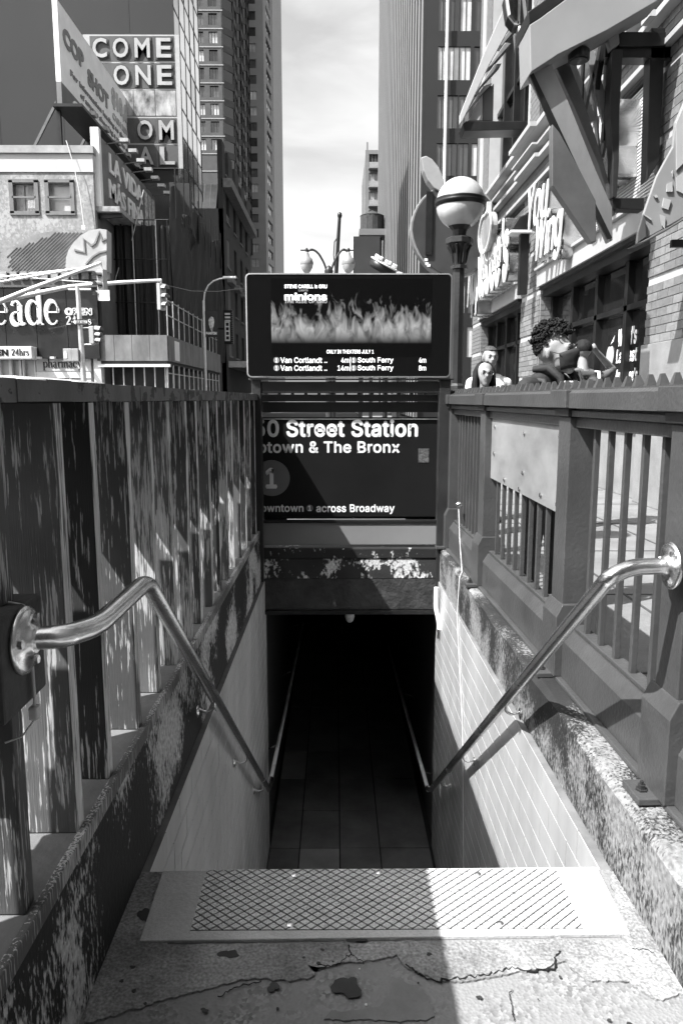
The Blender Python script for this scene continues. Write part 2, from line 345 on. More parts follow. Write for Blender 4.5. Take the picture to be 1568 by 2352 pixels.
def cellpts(cx,cy):
    hx,hy=dx/2-g,dy/2-g; P=[(cx-hx,cy),(cx,cy-hy),(cx+hx,cy),(cx,cy+hy)]
    for axis,lim,sgn in ((0,gx0,1),(0,gx1,-1),(1,gy0,1),(1,gy1,-1)):      # clip to the field
        Q=[]
        for k in range(len(P)):
            a,b=P[k],P[(k+1)%len(P)]; da,db=(a[axis]-lim)*sgn,(b[axis]-lim)*sgn
            if da>=0: Q.append(a)
            if da*db<0: t=da/(da-db); Q.append((a[0]+(b[0]-a[0])*t,a[1]+(b[1]-a[1])*t))
        P=Q
        if len(P)<3: return None
    return P
full=MB().prism([(-dx/2+g,0,0),(0,-dy/2+g,0),(dx/2-g,0,0),(0,dy/2-g,0)],(0,0,.0026)).mesh('grip_cell',mt_cell)
rest=MB(); cells.sort(key=lambda q:q[1]); nfull=0
for cx,cy in cells:
    inner=gx0+dx/2-.001<cx<gx1-dx/2+.001 and gy0+dy/2-.001<cy<gy1-dy/2+.001
    if inner and nfull<300: put('grip_cell',full,pl_,(cx,cy,.0142)); nfull+=1
    else:
        P=cellpts(cx,cy)
        if P: rest.prism([(x,y,.0142) for x,y in P],(0,0,.0026))
o=rest.build('grip_cells',mt_cell,pl_); o['kind']='stuff'
for x,y in ((-.12,1.72),(-.12,1.92),(.42,1.72),(.40,1.92),(.12,1.93)): MB().lathe([(0,.003),(.008,.002),(.010,0)],(x,y,.0168),10).build('screw',mt_steel,pl_)

# ---- stairs going down, then a level passage
st=thing('staircase','dark concrete stairs going down under the station sign','stairs')
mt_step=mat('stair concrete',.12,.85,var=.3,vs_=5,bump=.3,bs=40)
nr=12; rise=2.2/nr; tr=(5.0-1.957)/nr
for k in range(1,nr):
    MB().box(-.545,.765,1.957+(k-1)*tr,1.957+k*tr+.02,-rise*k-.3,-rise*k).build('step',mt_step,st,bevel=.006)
pf=tag(MB().box(-1.0,1.2,4.7,14,-2.4,-2.215).build('passage_floor',mat('slab joint',.02,.9,var=.2)),kind='structure')
mt_slab=mat('passage slab',.13,.8,var=.35,vs_=3,bump=.2,bs=30)
mt_slab2=mat('passage slab pale',.24,.8,var=.25,vs_=3,bump=.2,bs=30)
for i,(xa,xb) in enumerate(((-.53,-.3),(-.29,.02),(.03,.34),(.35,.74))):
    for j in range(12): MB().box(xa,xb,4.9+j*.55,5.44+j*.55,-2.213,-2.2+random.uniform(-.003,.003)).build('slab',mt_slab2 if (i,j) in((1,0),(0,3)) else mt_slab,pf,bevel=.004)
# ---- side walls of the stairwell with white glazed tiles
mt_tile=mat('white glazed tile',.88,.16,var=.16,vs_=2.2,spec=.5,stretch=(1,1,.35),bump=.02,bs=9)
mt_grout=mat('tile grout',.16,.9,var=.3,vs_=8)
mt_tileR=mat('toned down glazed tile',.46,.2,var=.2,vs_=2.2,spec=.5,stretch=(1,1,.35),bump=.02,bs=9)  # same white tile coloured darker so the sunlit wall does not burn out
def tilewall(name,label,Xf,Xb,sgn,mt_tile=mt_tile):
    t=thing(name,label,'wall')
    MB().box(min(Xf,Xb),max(Xf,Xb),1.957,5.5,-2.3,-.001).build('backing',mt_grout,t)
    TL,TH=.203,.1015; gap=.0048; base=MB().box(0,.003,gap/2,TL-gap/2,gap/2-TH/2,TH/2-gap/2).mesh('tile',mt_tile); n=0; rest=MB()
    for r in range(22):
        z=-.001-TH/2-r*TH; y=1.958-(.5*TL if r%2 else 0)
        while y<5.5:
            a=max(y,1.958); b=min(y+TL,5.499)
            if b-a>.02:
                vis=z>-.35-(a-1.957)*.78-.25
                x=Xf if sgn<0 else Xf-.003
                if b-a>TL-.001 and vis and n<300:
                    o=put('tile',base,t,(x,a,z)); n+=1; o.rotation_euler=(random.uniform(-.002,.002),0,random.uniform(-.004,.004))
                else: rest.box(x,x+.003,a+gap/2,b-gap/2,z+gap/2-TH/2,z+TH/2-gap/2)
            y+=TL
    o=rest.build('tiles',mt_tile,t); o['kind']='stuff'
    return t
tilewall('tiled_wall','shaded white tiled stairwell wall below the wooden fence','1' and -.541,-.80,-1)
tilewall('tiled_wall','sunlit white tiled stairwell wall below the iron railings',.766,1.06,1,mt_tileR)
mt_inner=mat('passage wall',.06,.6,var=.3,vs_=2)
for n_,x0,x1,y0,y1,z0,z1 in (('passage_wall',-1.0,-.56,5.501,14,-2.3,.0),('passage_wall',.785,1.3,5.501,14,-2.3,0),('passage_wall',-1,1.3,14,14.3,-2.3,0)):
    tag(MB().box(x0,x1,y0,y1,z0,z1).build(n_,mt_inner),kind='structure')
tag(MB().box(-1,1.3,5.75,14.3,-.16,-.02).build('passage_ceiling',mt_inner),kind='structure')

# ---- kerbs beside the opening
k=thing('kerb_wall','black stair kerb with flaking paint under the wooden fence','kerb')
MB().prism([(-1.02,-3,.004),(-.562,-3,.004),(-.568,-3,.345),(-.585,-3,.36),(-1.02,-3,.36)],(0,8.5,0)).build('kerb',mt_kerb,k)
k2=thing('kerb_wall','sunlit stair kerb with speckled flaking paint under the iron railings','kerb')
a=[(.822,-3,.004),(1.06,-3,.004),(1.06,-3,.25),(.85,-3,.25),(.828,-3,.235)]
b=[(.772,5.5,.004),(1.06,5.5,.004),(1.06,5.5,.25),(.79,5.5,.25),(.772,5.5,.235)]
q=MB(); nseg=40
def lerp3(a,b,t): return tuple(a[i]+(b[i]-a[i])*t for i in range(3))
for i in range(nseg+1):
    t=i/nseg; jz=0 if i in(0,nseg) else 1
    q.v+=[lerp3(a[j],b[j],t) if j in(0,1,2) else tuple(c_+random.uniform(-.006,.006)*jz*(ii!=1) for ii,c_ in enumerate(lerp3(a[j],b[j],t))) for j in range(5)]
for i in range(nseg):
    for j in range(5): q.f.append((i*5+j,i*5+(j+1)%5,(i+1)*5+(j+1)%5,(i+1)*5+j)); q.sm.append(False)
q.f.append((0,1,2,3,4)); q.f.append(tuple(nseg*5+j for j in range(5))); q.sm+=[False]*2
q.build('kerb',mt_kerbR,k2)
# light fringe where the tile meets the kerb
def smoothpath(P,rad=.06,n=6):
    P=[Vector(p) for p in P]; out=[P[0]]
    for i in range(1,len(P)-1):
        a=(P[i-1]-P[i]); b=(P[i+1]-P[i]); r=min(rad,a.length*.45,b.length*.45); s_=P[i]+a.normalized()*r; e=P[i]+b.normalized()*r
        for k in range(n+1): t=k/n; out.append((s_*(1-t)**2+P[i]*2*t*(1-t)+e*t*t))
    out.append(P[-1]); return out
# ================================================================ WOODEN FENCE (left)
wf=thing('wooden_fence','weathered plank fence with peeling dark paint along the stairwell','fence')
MB().box(-1.01,-.575,-3,5.4,.36,.378).build('ledge',mat('ledge board',.16,.8,var=.35,vs_=5,bump=.3,bs=30),wf,bevel=.003)
MB().box(-.585,-.566,-3,5.4,.345,.386).build('ledge_strip',mt_wood2,wf,bevel=.003)
tr_=MB()
for i in range(60):
    y0=-3+i*.14; j=random.uniform(-.0015,.0015)
    tr_.box(-.93,-.568+j,y0,y0+.14,1.345+random.uniform(-.001,.001),1.388+random.uniform(-.0015,.0015))  # rail widened outward to block sun coming over the deep boards
tr_.build('top_rail',mt_rail,wf)
ys=[-2.4+.262*i for i in range(14)]+[1.55,1.79,2.08,2.36,2.62,2.88,3.13,3.40,3.68,3.93,4.22,4.50,4.78,5.05,5.3]
for i,y in enumerate(ys):
    wdt=.385+random.uniform(-.006,.006); t=.036+random.uniform(-.004,.006); xr=-.590+random.uniform(-.006,.006)  # boards made deeper than real planks to stop sun leaking between them
    b=MB(); b.box(-wdt,0,0,t,0,.965); o=b.build('plank',random.choice([mt_wood2,mt_wood,mt_woodL,mt_woodD]),wf,bevel=.003); MB().box(-.004,.0012,.001,t-.001,.002,.963).build('worn_edge',mt_woodE,o)
    o.location=(xr,y,.379); o.rotation_euler=(random.uniform(-.004,.004),random.uniform(-.005,.005),random.uniform(-.012,.012))
# timber block that carries the handrail
MB().box(-.92,-.562,1.19,1.375,.80,.985).build('mounting_block',mat('block paint',.055,.6,var=.4,vs_=7,bump=.3,bs=25),wf,bevel=.006)
# white cable tie
for z0_,z1_ in ((.379,.80),(.985,1.345)): MB().box(-.975,-.592,1.28,1.325,z0_,z1_).build('plank',mt_wood2,wf,bevel=.003)
zt=thing('cable_tie','white plastic cable tie looped over the timber block','cable tie')
MB().tube(smoothpath([(-.76,1.30,.9885),(-.60,1.30,.989),(-.5575,1.30,.98),(-.5565,1.30,.95),(-.556,1.30,.80),(-.559,1.30,.775)],.02),.0032,6).build('strap',mt_white,zt)
MB().box(-.566,-.550,1.29,1.312,.765,.790).build('buckle',mt_white,zt,bevel=.003); MB().tube([(-.556,1.30,.767),(-.575,1.28,.74),(-.60,1.265,.735)],.002,6).build('tail',mt_white,zt)
tp=thing('tape_strip','strip of white tape stuck on the ledge of the wooden fence','tape')
MB().prism([(-.70,1.155,.379),(-.675,1.15,.379),(-.655,1.24,.379),(-.68,1.245,.379)],(0,0,.0025)).build('strip',mt_white,tp)
# ================================================================ HANDRAILS
def handrail(label,path,fl,fdir,brk,side):
    h=thing('handrail',label,'handrail')
    MB().tube(smoothpath(path),.0215,20).build('pipe',mt_steel,h)
    b=MB(); b.lathe([(.0,.0),(.062,0),(.062,.006),(.054,.010),(.03,.012),(.026,.022),(.0225,.024)],(0,0,0),28,axis='x'); o=b.build('flange',mt_steel,h); o.location=fl; o.rotation_euler=(0,0,fdir)
    for a in (.9,2.99,5.1):
        q=MB().lathe([(0,.018),(.008,.018),(.009,.010),(.009,0)],(0,0,0),6,axis='x',smooth=False).build('bolt',mt_steel,h); q.location=Vector(fl)+Matrix.Rotation(fdir,3,'Z')@Vector((0,.045*math.cos(a),.045*math.sin(a))); q.rotation_euler=(0,0,fdir)
    for p in brk:
        p=Vector(p); s_=side; wall=p+Vector((s_*.075,.01,-.05))
        b=MB(); b.tube(smoothpath([p+Vector((0,0,-.02)),p+Vector((0,0,-.05)),p+Vector((s_*.03,0,-.065)),p+Vector((s_*.062,0,-.05))],.025),.0055,8)
        b.lathe([(.0,-.004),(.024,-.004),(.024,.0),(.012,.006),(.0,.006)],p+Vector((s_*.062,0,-.06)),14,axis='x'); b.build('bracket',mt_steel,h)
    return h
hl=[(-.560,1.29,.922),(-.50,1.31,.920),(-.475,1.42,.905),(-.470,1.79,.905),(-.470,4.72,-1.29),(-.470,4.95,-1.34)]
handrail('steel handrail bolted to the timber block on the wooden fence',hl,(-.5615,1.283,.922),0,[(-.47,2.70,.2237),(-.47,3.62,-.465),(-.47,4.45,-1.087)],-1)
hr=[(.858,1.862,.925),(.75,1.835,.928),(.692,1.825,.905),(.69,5.03,-1.47),(.69,5.2,-1.55)]
handrail('steel handrail bolted to the iron railing pillar',hr,(.866,1.864,.925),math.pi,[(.69,2.86,.138),(.69,3.78,-.544),(.69,4.55,-1.114)],1)
for lab,x,z in (('thin lower handrail in the dark passage on the wooden fence side',-.47,-1.34),('thin lower handrail in the dark passage on the iron railing side',.69,-1.57)):
    t=thing('lower_handrail',lab,'handrail'); MB().tube([(x,4.95 if x<0 else 5.2,z),(x+(.03 if x<0 else -.03),9.5,z-.25)],.015,10).build('pipe',mat('brightened rail steel',.8,.3,var=.1),t)  # steel rail coloured pale to stand for its gleam in the dark
    for y in (5.6,7.2,8.8): MB().bar((x,y,z-.05),(x+(-.08 if x<0 else .09),y,z-.09),.012,.012).build('bracket',mt_steel,t)
# ================================================================ IRON RAILINGS (right)
rf=thing('iron_railing','sunlit cast iron railing with square pillars and a spiked cap beside the pavement','railing',loc=(.905,1.9,0),rz=R(1.35))
FL=3.55
def rp(name,b,m=mt_paint,bevel=.003,parent=rf): return b.build(name,m,parent,bevel=bevel)
rp('base_rail',MB().prism([(0,-3,.272),(.10,-3,.272),(.10,-3,.44),(.06,-3,.463),(.028,-3,.463),(0,-3,.415)],(0,3+FL,0)),bevel=0)
rp('base_foot',MB().box(-.022,.12,-3,FL,.252,.268),bevel=.004)
rp('bar_sill',MB().box(.035,.085,-3,FL,.4645,.480))
rp('cap_rail',MB().prism([(-.022,-3,1.318),(.105,-3,1.318),(.105,-3,1.372),(.095,-3,1.383),(-.012,-3,1.383),(-.022,-3,1.372)],(0,3+FL,0)),bevel=0)
rp('lower_moulding',MB().box(-.004,.085,-3,FL,1.286,1.309)); rp('top_bar',MB().box(.02,.075,-3,FL,1.245,1.285))
rp('moulding_neck',MB().box(.012,.072,-3,FL,1.309,1.318),mt_paintdk,0)
pil=[-1.0,-.04,.90,2.33,FL-.1]
pm=MB(); pm.box(-.004,.098,0,.13,.46,1.286); pm=pm.mesh('pillar',mt_paint)
plm=MB().prism([(-.03,-.02,.268),(.13,-.02,.268),(.13,-.02,.51),(.10,-.02,.56),(-.006,-.02,.56),(-.03,-.02,.51)],(0,.17,0)).mesh('plinth',mt_paint)
cpm=MB().box(-.035,.118,-.03,.16,1.3175,1.3845).mesh('pillar_cap',mt_paint); nkm=MB().box(-.018,.11,-.014,.144,1.286,1.3175).mesh('pillar_neck',mt_paintdk)
bpm=MB().box(-.085,.0,0,.11,.2525,.272).mesh('base_plate',mt_paint)
for i,y in enumerate(pil):
    p=put('pillar',pm,rf,(0,y,0),bevel=.004)
    for nme,me,dx_ in (('plinth',plm,0),('pillar_cap',cpm,0),('pillar_neck',nkm,0),('base_plate',bpm,-.0)): put(nme,me,p,(dx_,0.01 if nme=='base_plate' else 0,0),bevel=.003)
    MB().lathe([(.017,0),(.017,.004),(.011,.005),(.011,.016),(.006,.017),(.006,.026),(0,.026)],(-.055,.06,.2725),6,smooth=False).build('bolt',mt_paintdk,p)
bm_=MB().box(0,.020,0,.020,.478,1.246).mesh('bar',mt_paint)
bys=[]
for a,b,n in ((-1.0+.13,-.04,6),(.09,.90,5),(1.03,2.33,9),(2.46,FL-.1,9)):
    for k in range(n): bys.append(a+(b-a)*(k+1)/(n+1))
for y in bys: put('bar',bm_,rf,(.045,y,0),bevel=.002)
# spikes along the cap
sm_=MB(); sm_.add([(-.016,-.013,0),(.016,-.013,0),(.016,.013,0),(-.016,.013,0),(-.006,-.005,.034),(.006,-.005,.034),(.006,.005,.034),(-.006,.005,.034)],[(0,3,2,1),(4,5,6,7),(0,1,5,4),(1,2,6,5),(2,3,7,6),(3,0,4,7)])
sm_=sm_.mesh('spike',mt_paint); y=-.9
rp('spike_strip',MB().box(.018,.072,-1,FL,1.384,1.390),bevel=0)
while y<FL-.05: put('spike',sm_,rf,(.045,y,1.39),(random.uniform(-.1,.1),random.uniform(-.12,.12),0)); y+=.083
# sheet-metal panel with bolts
pn=rp('cover_panel',MB().prism([(.040,1.036,1.245),(.040,2.325,1.245),(.040,2.325,.905),(.040,1.036,.885)],(-.006,0,0)),mat('cover sheet',.30,.35,metal=.25,var=.35,vs_=1.6,bump=.12,bs=6,stretch=(1,1,2.2)),0)
for y,z in ((1.12,1.2),(1.12,.92),(1.65,1.19),(1.65,1.0),(2.25,1.2),(2.25,1.05),(1.35,.93),(2.0,.93),(1.7,.915)):
    MB().lathe([(.011,0),(.009,.006),(0,.008)],(0,0,0),8,axis='x').build('screw',mt_steel,pn).location=(.028,y,z)
# white cable clipped down the wall by the railing
cb=thing('cable','thin white cable clipped down the far end of the railing kerb','cable')
MB().tube(smoothpath([(.835,5.0,.62),(.832,4.9,.40),(.80,4.6,.262),(.768,4.5,.255),(.758,4.5,.0),(.757,4.2,-.6),(.757,3.9,-2.2)],.02),.0024,6).build('wire',mt_white,cb)
MB().lathe([(.0,-.02),(.02,-.012),(.024,0),(.02,.012),(0,.02)],(.835,5.0,.64),12).build('junction_knob',mt_steel,cb)
pp=thing('conduit','short bent white conduit beside the concrete header','conduit'); MB().tube(smoothpath([(.735,5.3,-.02),(.735,5.3,-.18),(.755,5.28,-.26),(.765,5.27,-.36)],.05),.018,10).build('pipe',mt_white,pp); MB().lathe([(.022,-.40),(.022,-.33)],(.766,5.27,0),12).build('cap',mt_steel,pp)
# ================================================================ SIGN GANTRY, STATION SIGN, SCREEN
YG=5.40
gy=thing('sign_frame','dark green steel frame standing over the stair opening','sign frame')
def GP(x,y,Y=YG): return ay(x,y,Y)
x0,x1=GP(583,1200).x,GP(604,1200).x; MB().box(x0,x1,YG,YG+.09,-.06,1.488).build('post',mt_paintdk,gy,bevel=.004)
x2,x3=GP(1003,1200).x,GP(1028,1200).x; MB().box(x2,x3,YG,YG+.09,-.06,1.488).build('post',mt_paintdk,gy,bevel=.004)
MB().box(x1,x2,YG+.01,YG+.08,1.395,1.475).build('cross_beam',mt_paintdk,gy,bevel=.004)
MB().box(x0-.02,x3+.02,YG-.01,YG+.1,1.488,1.498).build('top_plate',mt_paint,gy,bevel=.002)
for xx,w_ in ((x0-.028,.016),(x3+.012,.016)): MB().box(xx,xx+w_,YG+.02,YG+.07,-.2,.55).build('side_strap',mt_paintdk,gy,bevel=.002)
# back railing that carries the sign, its cap and spikes
YS=5.50
bk=thing('back_railing','dark green back railing with a spiked cap behind the sign frame','railing')
MB().box(-.72,.97,YS+.02,YS+.14,1.335,1.385).build('cap_rail',mt_paint,bk,bevel=.004)
MB().box(-.70,.95,YS+.03,YS+.12,1.255,1.330).build('upper_beam',mt_paintdk,bk,bevel=.003)
MB().box(-.70,.95,YS+.06,YS+.10,.45,.50).build('lower_bar',mt_paintdk,bk)
MB().box(-.66,-.58,YS+.02,YS+.12,-.1,1.335).build('post',mt_paintdk,bk,bevel=.003); MB().box(.80,.90,YS+.02,YS+.12,-.1,1.335).build('post',mt_paintdk,bk,bevel=.003)
x=-.62
while x<.95: put('spike',sm_,bk,(x,YS+.08,1.385),(0,0,math.pi/2)); x+=.0985
ss=thing('station_sign','black enamel station sign with white lettering reading 50 Street Station','sign')
z0,z1=ay(800,1187,YS).z,ay(800,958,YS).z
mt_signf=mat('sign enamel',.010,.45,var=.3,vs_=1.5,spec=.18)
MB().box(-.66,.80,YS,YS+.02,z0,z1).build('panel',mt_signf,ss,bevel=.002)
MB().box(-.66,.80,YS-.004,YS-.0005,z1-.016,z1-.011).build('white_line',mt_sign,ss)
def SB(px0,py0,px1,py1,Y=YS): a=ay(px0,py1,Y); b=ay(px1,py0,Y); return (a.x,a.z,b.x,b.z)
t_=FY(YS)
text('50 Street Station','lettering',SB(584,963,960,1004),t_,mt_sign,ss,.002,.028,1.04)
text('Uptown & The Bronx','lettering',SB(567,1013,918,1047),t_,mt_sign,ss,.002,.022,1.04)
text('Downtown','lettering',SB(584,1158,697,1176),t_,mt_sign,ss,.002,.022,1.02)
text('across Broadway','lettering',SB(726,1158,906,1181),t_,mt_sign,ss,.002,.022,1.02)
mt_disc=mat('line disc grey',.16,.4,var=.1)
c_=ay(624,1098,YS); MB().lathe([(.135,0),(.135,.003),(0,.0031)],(c_.x,YS-.004,c_.z),40,axis='y',smooth=False).build('line_disc',mt_disc,ss)
text('1','lettering',SB(610,1074,636,1122),FY(YS-.004),mt_sign,ss,.002,.03)
c_=ay(711,1167,YS); MB().lathe([(.026,0),(.026,.003),(0,.0031)],(c_.x,YS-.004,c_.z),24,axis='y',smooth=False).build('line_disc',mt_disc,ss)
text('1','lettering',SB(707,1161,715,1173),FY(YS-.004),mt_sign,ss,.002,.02)
b=SB(960,1030,985,1062); MB().box(b[0],b[2],YS-.003,YS-.0005,b[1],b[3]).build('worn_sticker',mat('worn sticker',.09,.6,var=.9,vs_=50),ss)
# grey sill board under the sign and the concrete header
sb=thing('sill_board','plain grey metal board under the station sign','board')
b=SB(590,1201,1012,1252,5.44); MB().box(b[0],b[2],5.44,5.47,b[1],b[3]).build('board',mat('grey board',.2,.35,var=.15,vs_=1),sb,bevel=.004); MB().box(b[0],b[2],5.43,5.48,b[3],b[3]+.022).build('dark_lip',mt_black,sb,bevel=.003)
hd=thing('concrete_header','dark concrete header with flaking pale paint over the stair opening','beam')
zt_,zb=ay(800,1258,5.42).z,ay(800,1401,5.42).z
mt_head=peel('header flaking',.03,.62,sc=(40,40,30),big=5,thr=.548,soft=.02,wb=.62,grain=False,rough=.8,bump=.6)
MB().box(-.66,.90,5.42,5.75,zb,zt_-.235).build('lower_face',mat('header concrete',.035,.8,var=.6,vs_=6,bump=.5,bs=30),hd,bevel=.006)
MB().box(-.66,.90,5.418,5.75,zt_-.234,zt_-.085).build('flaking_band',mt_head,hd)
MB().box(-.66,.90,5.41,5.75,zt_-.084,zt_).build('upper_face',peel('header top',.02,.5,sc=(40,40,30),big=5,thr=.60,soft=.02,grain=False),hd,bevel=.01)
MB().box(-.66,.90,5.40,5.46,zb-.03,zb-.001).build('drip_edge',mt_black,hd)
lt=thing('ceiling_fixture','small battered light fixture hanging under the concrete header','light fixture')
c_=ay(803,1414,5.6); MB().lathe([(.03,.045),(.034,.03),(.036,0),(.028,-.03),(.015,-.042),(0,-.044)],(c_.x,5.6,c_.z-.01),14).build('globe',mat('dusty glass',.5,.3,var=.4,vs_=30),lt); MB().box(c_.x-.05,c_.x+.05,5.55,5.65,c_.z+.035,c_.z+.06).build('mount',mt_black,lt)
# ---- the digital screen on top
YD=5.375
ds=thing('digital_screen','wide black digital advertising screen on the sign frame','screen')
b=SB(568,628,1038,866,YD)
def rrect(x0,z0,x1,z1,r,n=6):
    P=[]
    for cx,cz,a0 in ((x1-r,z1-r,0),(x0+r,z1-r,90),(x0+r,z0+r,180),(x1-r,z0+r,270)):
        for k in range(n+1): a=R(a0+90*k/n); P.append((cx+r*math.cos(a),cz+r*math.sin(a)))
    return P
outline(rrect(*b,.03),FY(YD),-.14,0).build('housing',mt_black,ds,bevel=.003)
ri,ro=rrect(b[0]+.007,b[1]+.007,b[2]-.007,b[3]-.007,.026),rrect(b[0]-.002,b[1]-.002,b[2]+.002,b[3]+.002,.032)
q=MB(); k=len(ri)
for i in range(k):
    j=(i+1)%k; q.add([(ri[i][0],YD-.006,ri[i][1]),(ri[j][0],YD-.006,ri[j][1]),(ro[j][0],YD-.004,ro[j][1]),(ro[i][0],YD-.004,ro[i][1]),(ro[i][0],YD+.01,ro[i][1]),(ro[j][0],YD+.01,ro[j][1])],[(0,1,2,3),(3,2,5,4)])
q.build('bezel',mat('bezel metal',.6,.3,metal=.8,var=.1),ds)
mt_gls=mat('screen glass',.006,.05,var=0,spec=.55)
outline(ri,FY(YD),.0005,.003).build('front_glass',mt_gls,ds)
def screenmat():
    m=bpy.data.materials.new('screen picture'); m.use_nodes=True; n=m.node_tree; p=n.nodes['Principled BSDF']; N=n.nodes.new; K=n.links.new
    g=N('ShaderNodeNewGeometry'); sp=N('ShaderNodeSeparateXYZ'); K(g.outputs['Position'],sp.inputs[0])
    mp=N('ShaderNodeMapping'); mp.inputs['Scale'].default_value=(11,11,5); K(g.outputs['Position'],mp.inputs[0])
    t=N('ShaderNodeTexNoise'); t.inputs['Scale'].default_value=1.8; t.inputs['Detail'].default_value=5; t.inputs['Distortion'].default_value=.9; K(mp.outputs[0],t.inputs['Vector'])
    r=N('ShaderNodeMapRange'); r.inputs[1].default_value=.40; r.inputs[2].default_value=.85; K(t.outputs[0],r.inputs[0])
    cr=N('ShaderNodeValToRGB'); e=cr.color_ramp.elements; e[0].position=0; e[0].color=(0,0,0,1); e[1].position=1; e[1].color=(.02,.02,.02,1)
    for pos,v in ((.30,.01),(.36,.20),(.48,.42),(.60,.2),(.78,.03)): q=e.new(pos); q.color=(v,v,v,1)
    zr=N('ShaderNodeMapRange'); zr.inputs[1].default_value=SB(0,640,1,800,YD)[1]-.05; zr.inputs[2].default_value=SB(0,640,1,800,YD)[3]; K(sp.outputs[2],zr.inputs[0]); K(zr.outputs[0],cr.inputs[0])
    fl=N('ShaderNodeMath'); fl.operation='MULTIPLY_ADD'; fl.inputs[1].default_value=1.15; fl.inputs[2].default_value=.02; K(t.outputs[0],fl.inputs[0])   # how high each tongue of flame reaches
    df=N('ShaderNodeMath'); df.operation='SUBTRACT'; K(fl.outputs[0],df.inputs[0]); K(zr.outputs[0],df.inputs[1])
    fr=N('ShaderNodeMapRange'); fr.inputs[1].default_value=-.05; fr.inputs[2].default_value=.45; fr.inputs[4].default_value=.16; K(df.outputs[0],fr.inputs[0])
    lo=N('ShaderNodeMapRange'); lo.inputs[1].default_value=.16; lo.inputs[2].default_value=.36; K(zr.outputs[0],lo.inputs[0])
    ad=N('ShaderNodeMath'); ad.operation='MULTIPLY'; K(fr.outputs[0],ad.inputs[0]); K(lo.outputs[0],ad.inputs[1])
    p.inputs['Base Color'].default_value=(.004,.004,.004,1); p.inputs['Roughness'].default_value=.06; p.inputs['Emission Color'].default_value=(1,1,1,1); K(ad.outputs[0],p.inputs['Emission Strength'])
    return m
b2=SB(624,640,992,818,YD); MB().box(b2[0],b2[2],YD-.0042,YD-.0032,b2[1],b2[3]).build('picture',screenmat(),ds)
mt_lit=mat('lit lettering',.1,.5,var=0,emit=.55); mt_lit2=mat('dim lit lettering',.05,.5,var=0,emit=.16); D=FY(YD-.0042)
def ST(s,px0,py0,px1,py1,bold=.012,m=mt_lit): return text(s,'lettering',SB(px0,py0,px1,py1,YD),D,m,ds,.0008,bold)
ST('STEVE CARELL is GRU',653,653,751,662,.03); ST('minions',653,672,751,690,.035); ST('THE RISE OF GRU',653,689,751,696,.02,mt_lit2)
ST('ONLY IN THEATERS JULY 1',750,803,858,812,.02)
for r_,y in ((0,827),(1,845)):
    for cx,tx,t1,nx_,nn,ne in ((635,644,'Van Cortlandt ..',(783 if r_==0 else 775),'4m' if r_==0 else '14m',801),(812,821,'South Ferry',961,'4m' if r_==0 else '8m',978)):
        q=ay(cx,y,YD); MB().lathe([(.0215,0),(.0215,.0008),(0,.0009)],(q.x,YD-.0045,q.z),20,axis='y',smooth=False).build('line_disc',mat('screen disc',.05,.5,var=0,emit=.09),ds); text('1','lettering',SB(cx-2.2,y-5,cx+2,y+5,YD),FY(YD-.0052),mt_lit,ds,.0006,.02)
        ST(t1,tx,y-6.5,tx+(107 if 'Van' in t1 else 82),y+(6.5 if 'Van' in t1 else 8.5)); ST(nn,nx_,y-6,ne,y+6)
q=SB(803.5,820,805,852,YD); MB().box(q[0],q[2],YD-.005,YD-.0042,q[1],q[3]).build('divider',mt_lit,ds)
ST('ILLUMINATION',685,664.5,707,669,.01,mt_lit2)
# ================================================================ GLOBE LAMP
def globe_lamp(label,x,y,zc,rad,zbase=0,half=True):
    g=thing('globe_lamp',label,'street lamp',loc=(x,y,0)); k=rad/.2
    MB().lathe([(0,0)]+[(rad*math.sin(a),rad*math.cos(a)) for a in [R(3+i*6) for i in range(0,15)]],(0,0,zc+.005*k),40).build('upper_dome',mat('globe dome paint',.42,.28,var=.06,vs_=4),g)
    for p in ():pass
    MB().lathe([(rad*1.00,.03*k),(rad*1.05,.028*k),(rad*1.065,.018*k),(rad*1.04,.010*k),(rad*1.07,.0),(rad*1.07,-.014*k),(rad*1.02,-.02*k),(rad*1.02,-.034*k),(rad*.97,-.036*k)],(0,0,zc),40).build('band',mt_black,g)
    MB().lathe([(rad*math.sin(a),rad*math.cos(a)) for a in [R(90+i*5) for i in range(0,13)]],(0,0,zc-.015*k),40).build('globe_glass',mat('milk glass',.62,.12,var=.12,vs_=8,coat=.5),g)
    zb=zc-.19*k-.0
    MB().lathe([(.105*k,.045*k),(.115*k,.03*k),(.10*k,.005*k),(.065*k,-.03*k),(.055*k,-.075*k),(.08*k,-.095*k)],(0,0,zb),10,smooth=False).build('leaf_holder',mt_paintdk,g)
    MB().lathe([(.10*k,-.09*k),(.118*k,-.10*k),(.118*k,-.14*k),(.10*k,-.15*k),(.095*k,-.17*k),(.06*k,-.22*k),(.052*k,-.30*k),(.05*k,-.315*k),(.072*k,-.32*k),(.072*k,-.345*k),(.05*k,-.35*k)],(0,0,zb),8,smooth=False).build('capital',mt_paintdk,g)
    for i in range(8):
        a=i*math.pi/4+.39; MB().tube([(.10*k*math.cos(a),.10*k*math.sin(a),zb-.155*k),(.075*k*math.cos(a),.075*k*math.sin(a),zb-.20*k),(.058*k*math.cos(a),.058*k*math.sin(a),zb-.30*k)],[.012*k,.012*k,.006*k],6).build('acanthus_rib',mt_paintdk,g)
    MB().lathe([(.05*k,zb-.34*k),(.055*k,1.50),(.055*k,1.47)],(0,0,0),8,smooth=False).build('pole',mt_paintdk,g)
    MB().lathe([(.055*k,1.48),(.075*k,1.46),(.08*k,1.42),(.065*k,1.40),(.07*k,1.38),(.085*k,.2),(.11*k,.18),(.11*k,zbase)],(0,0,0),8,smooth=False).build('pedestal',mt_paintdk,g)
    return g
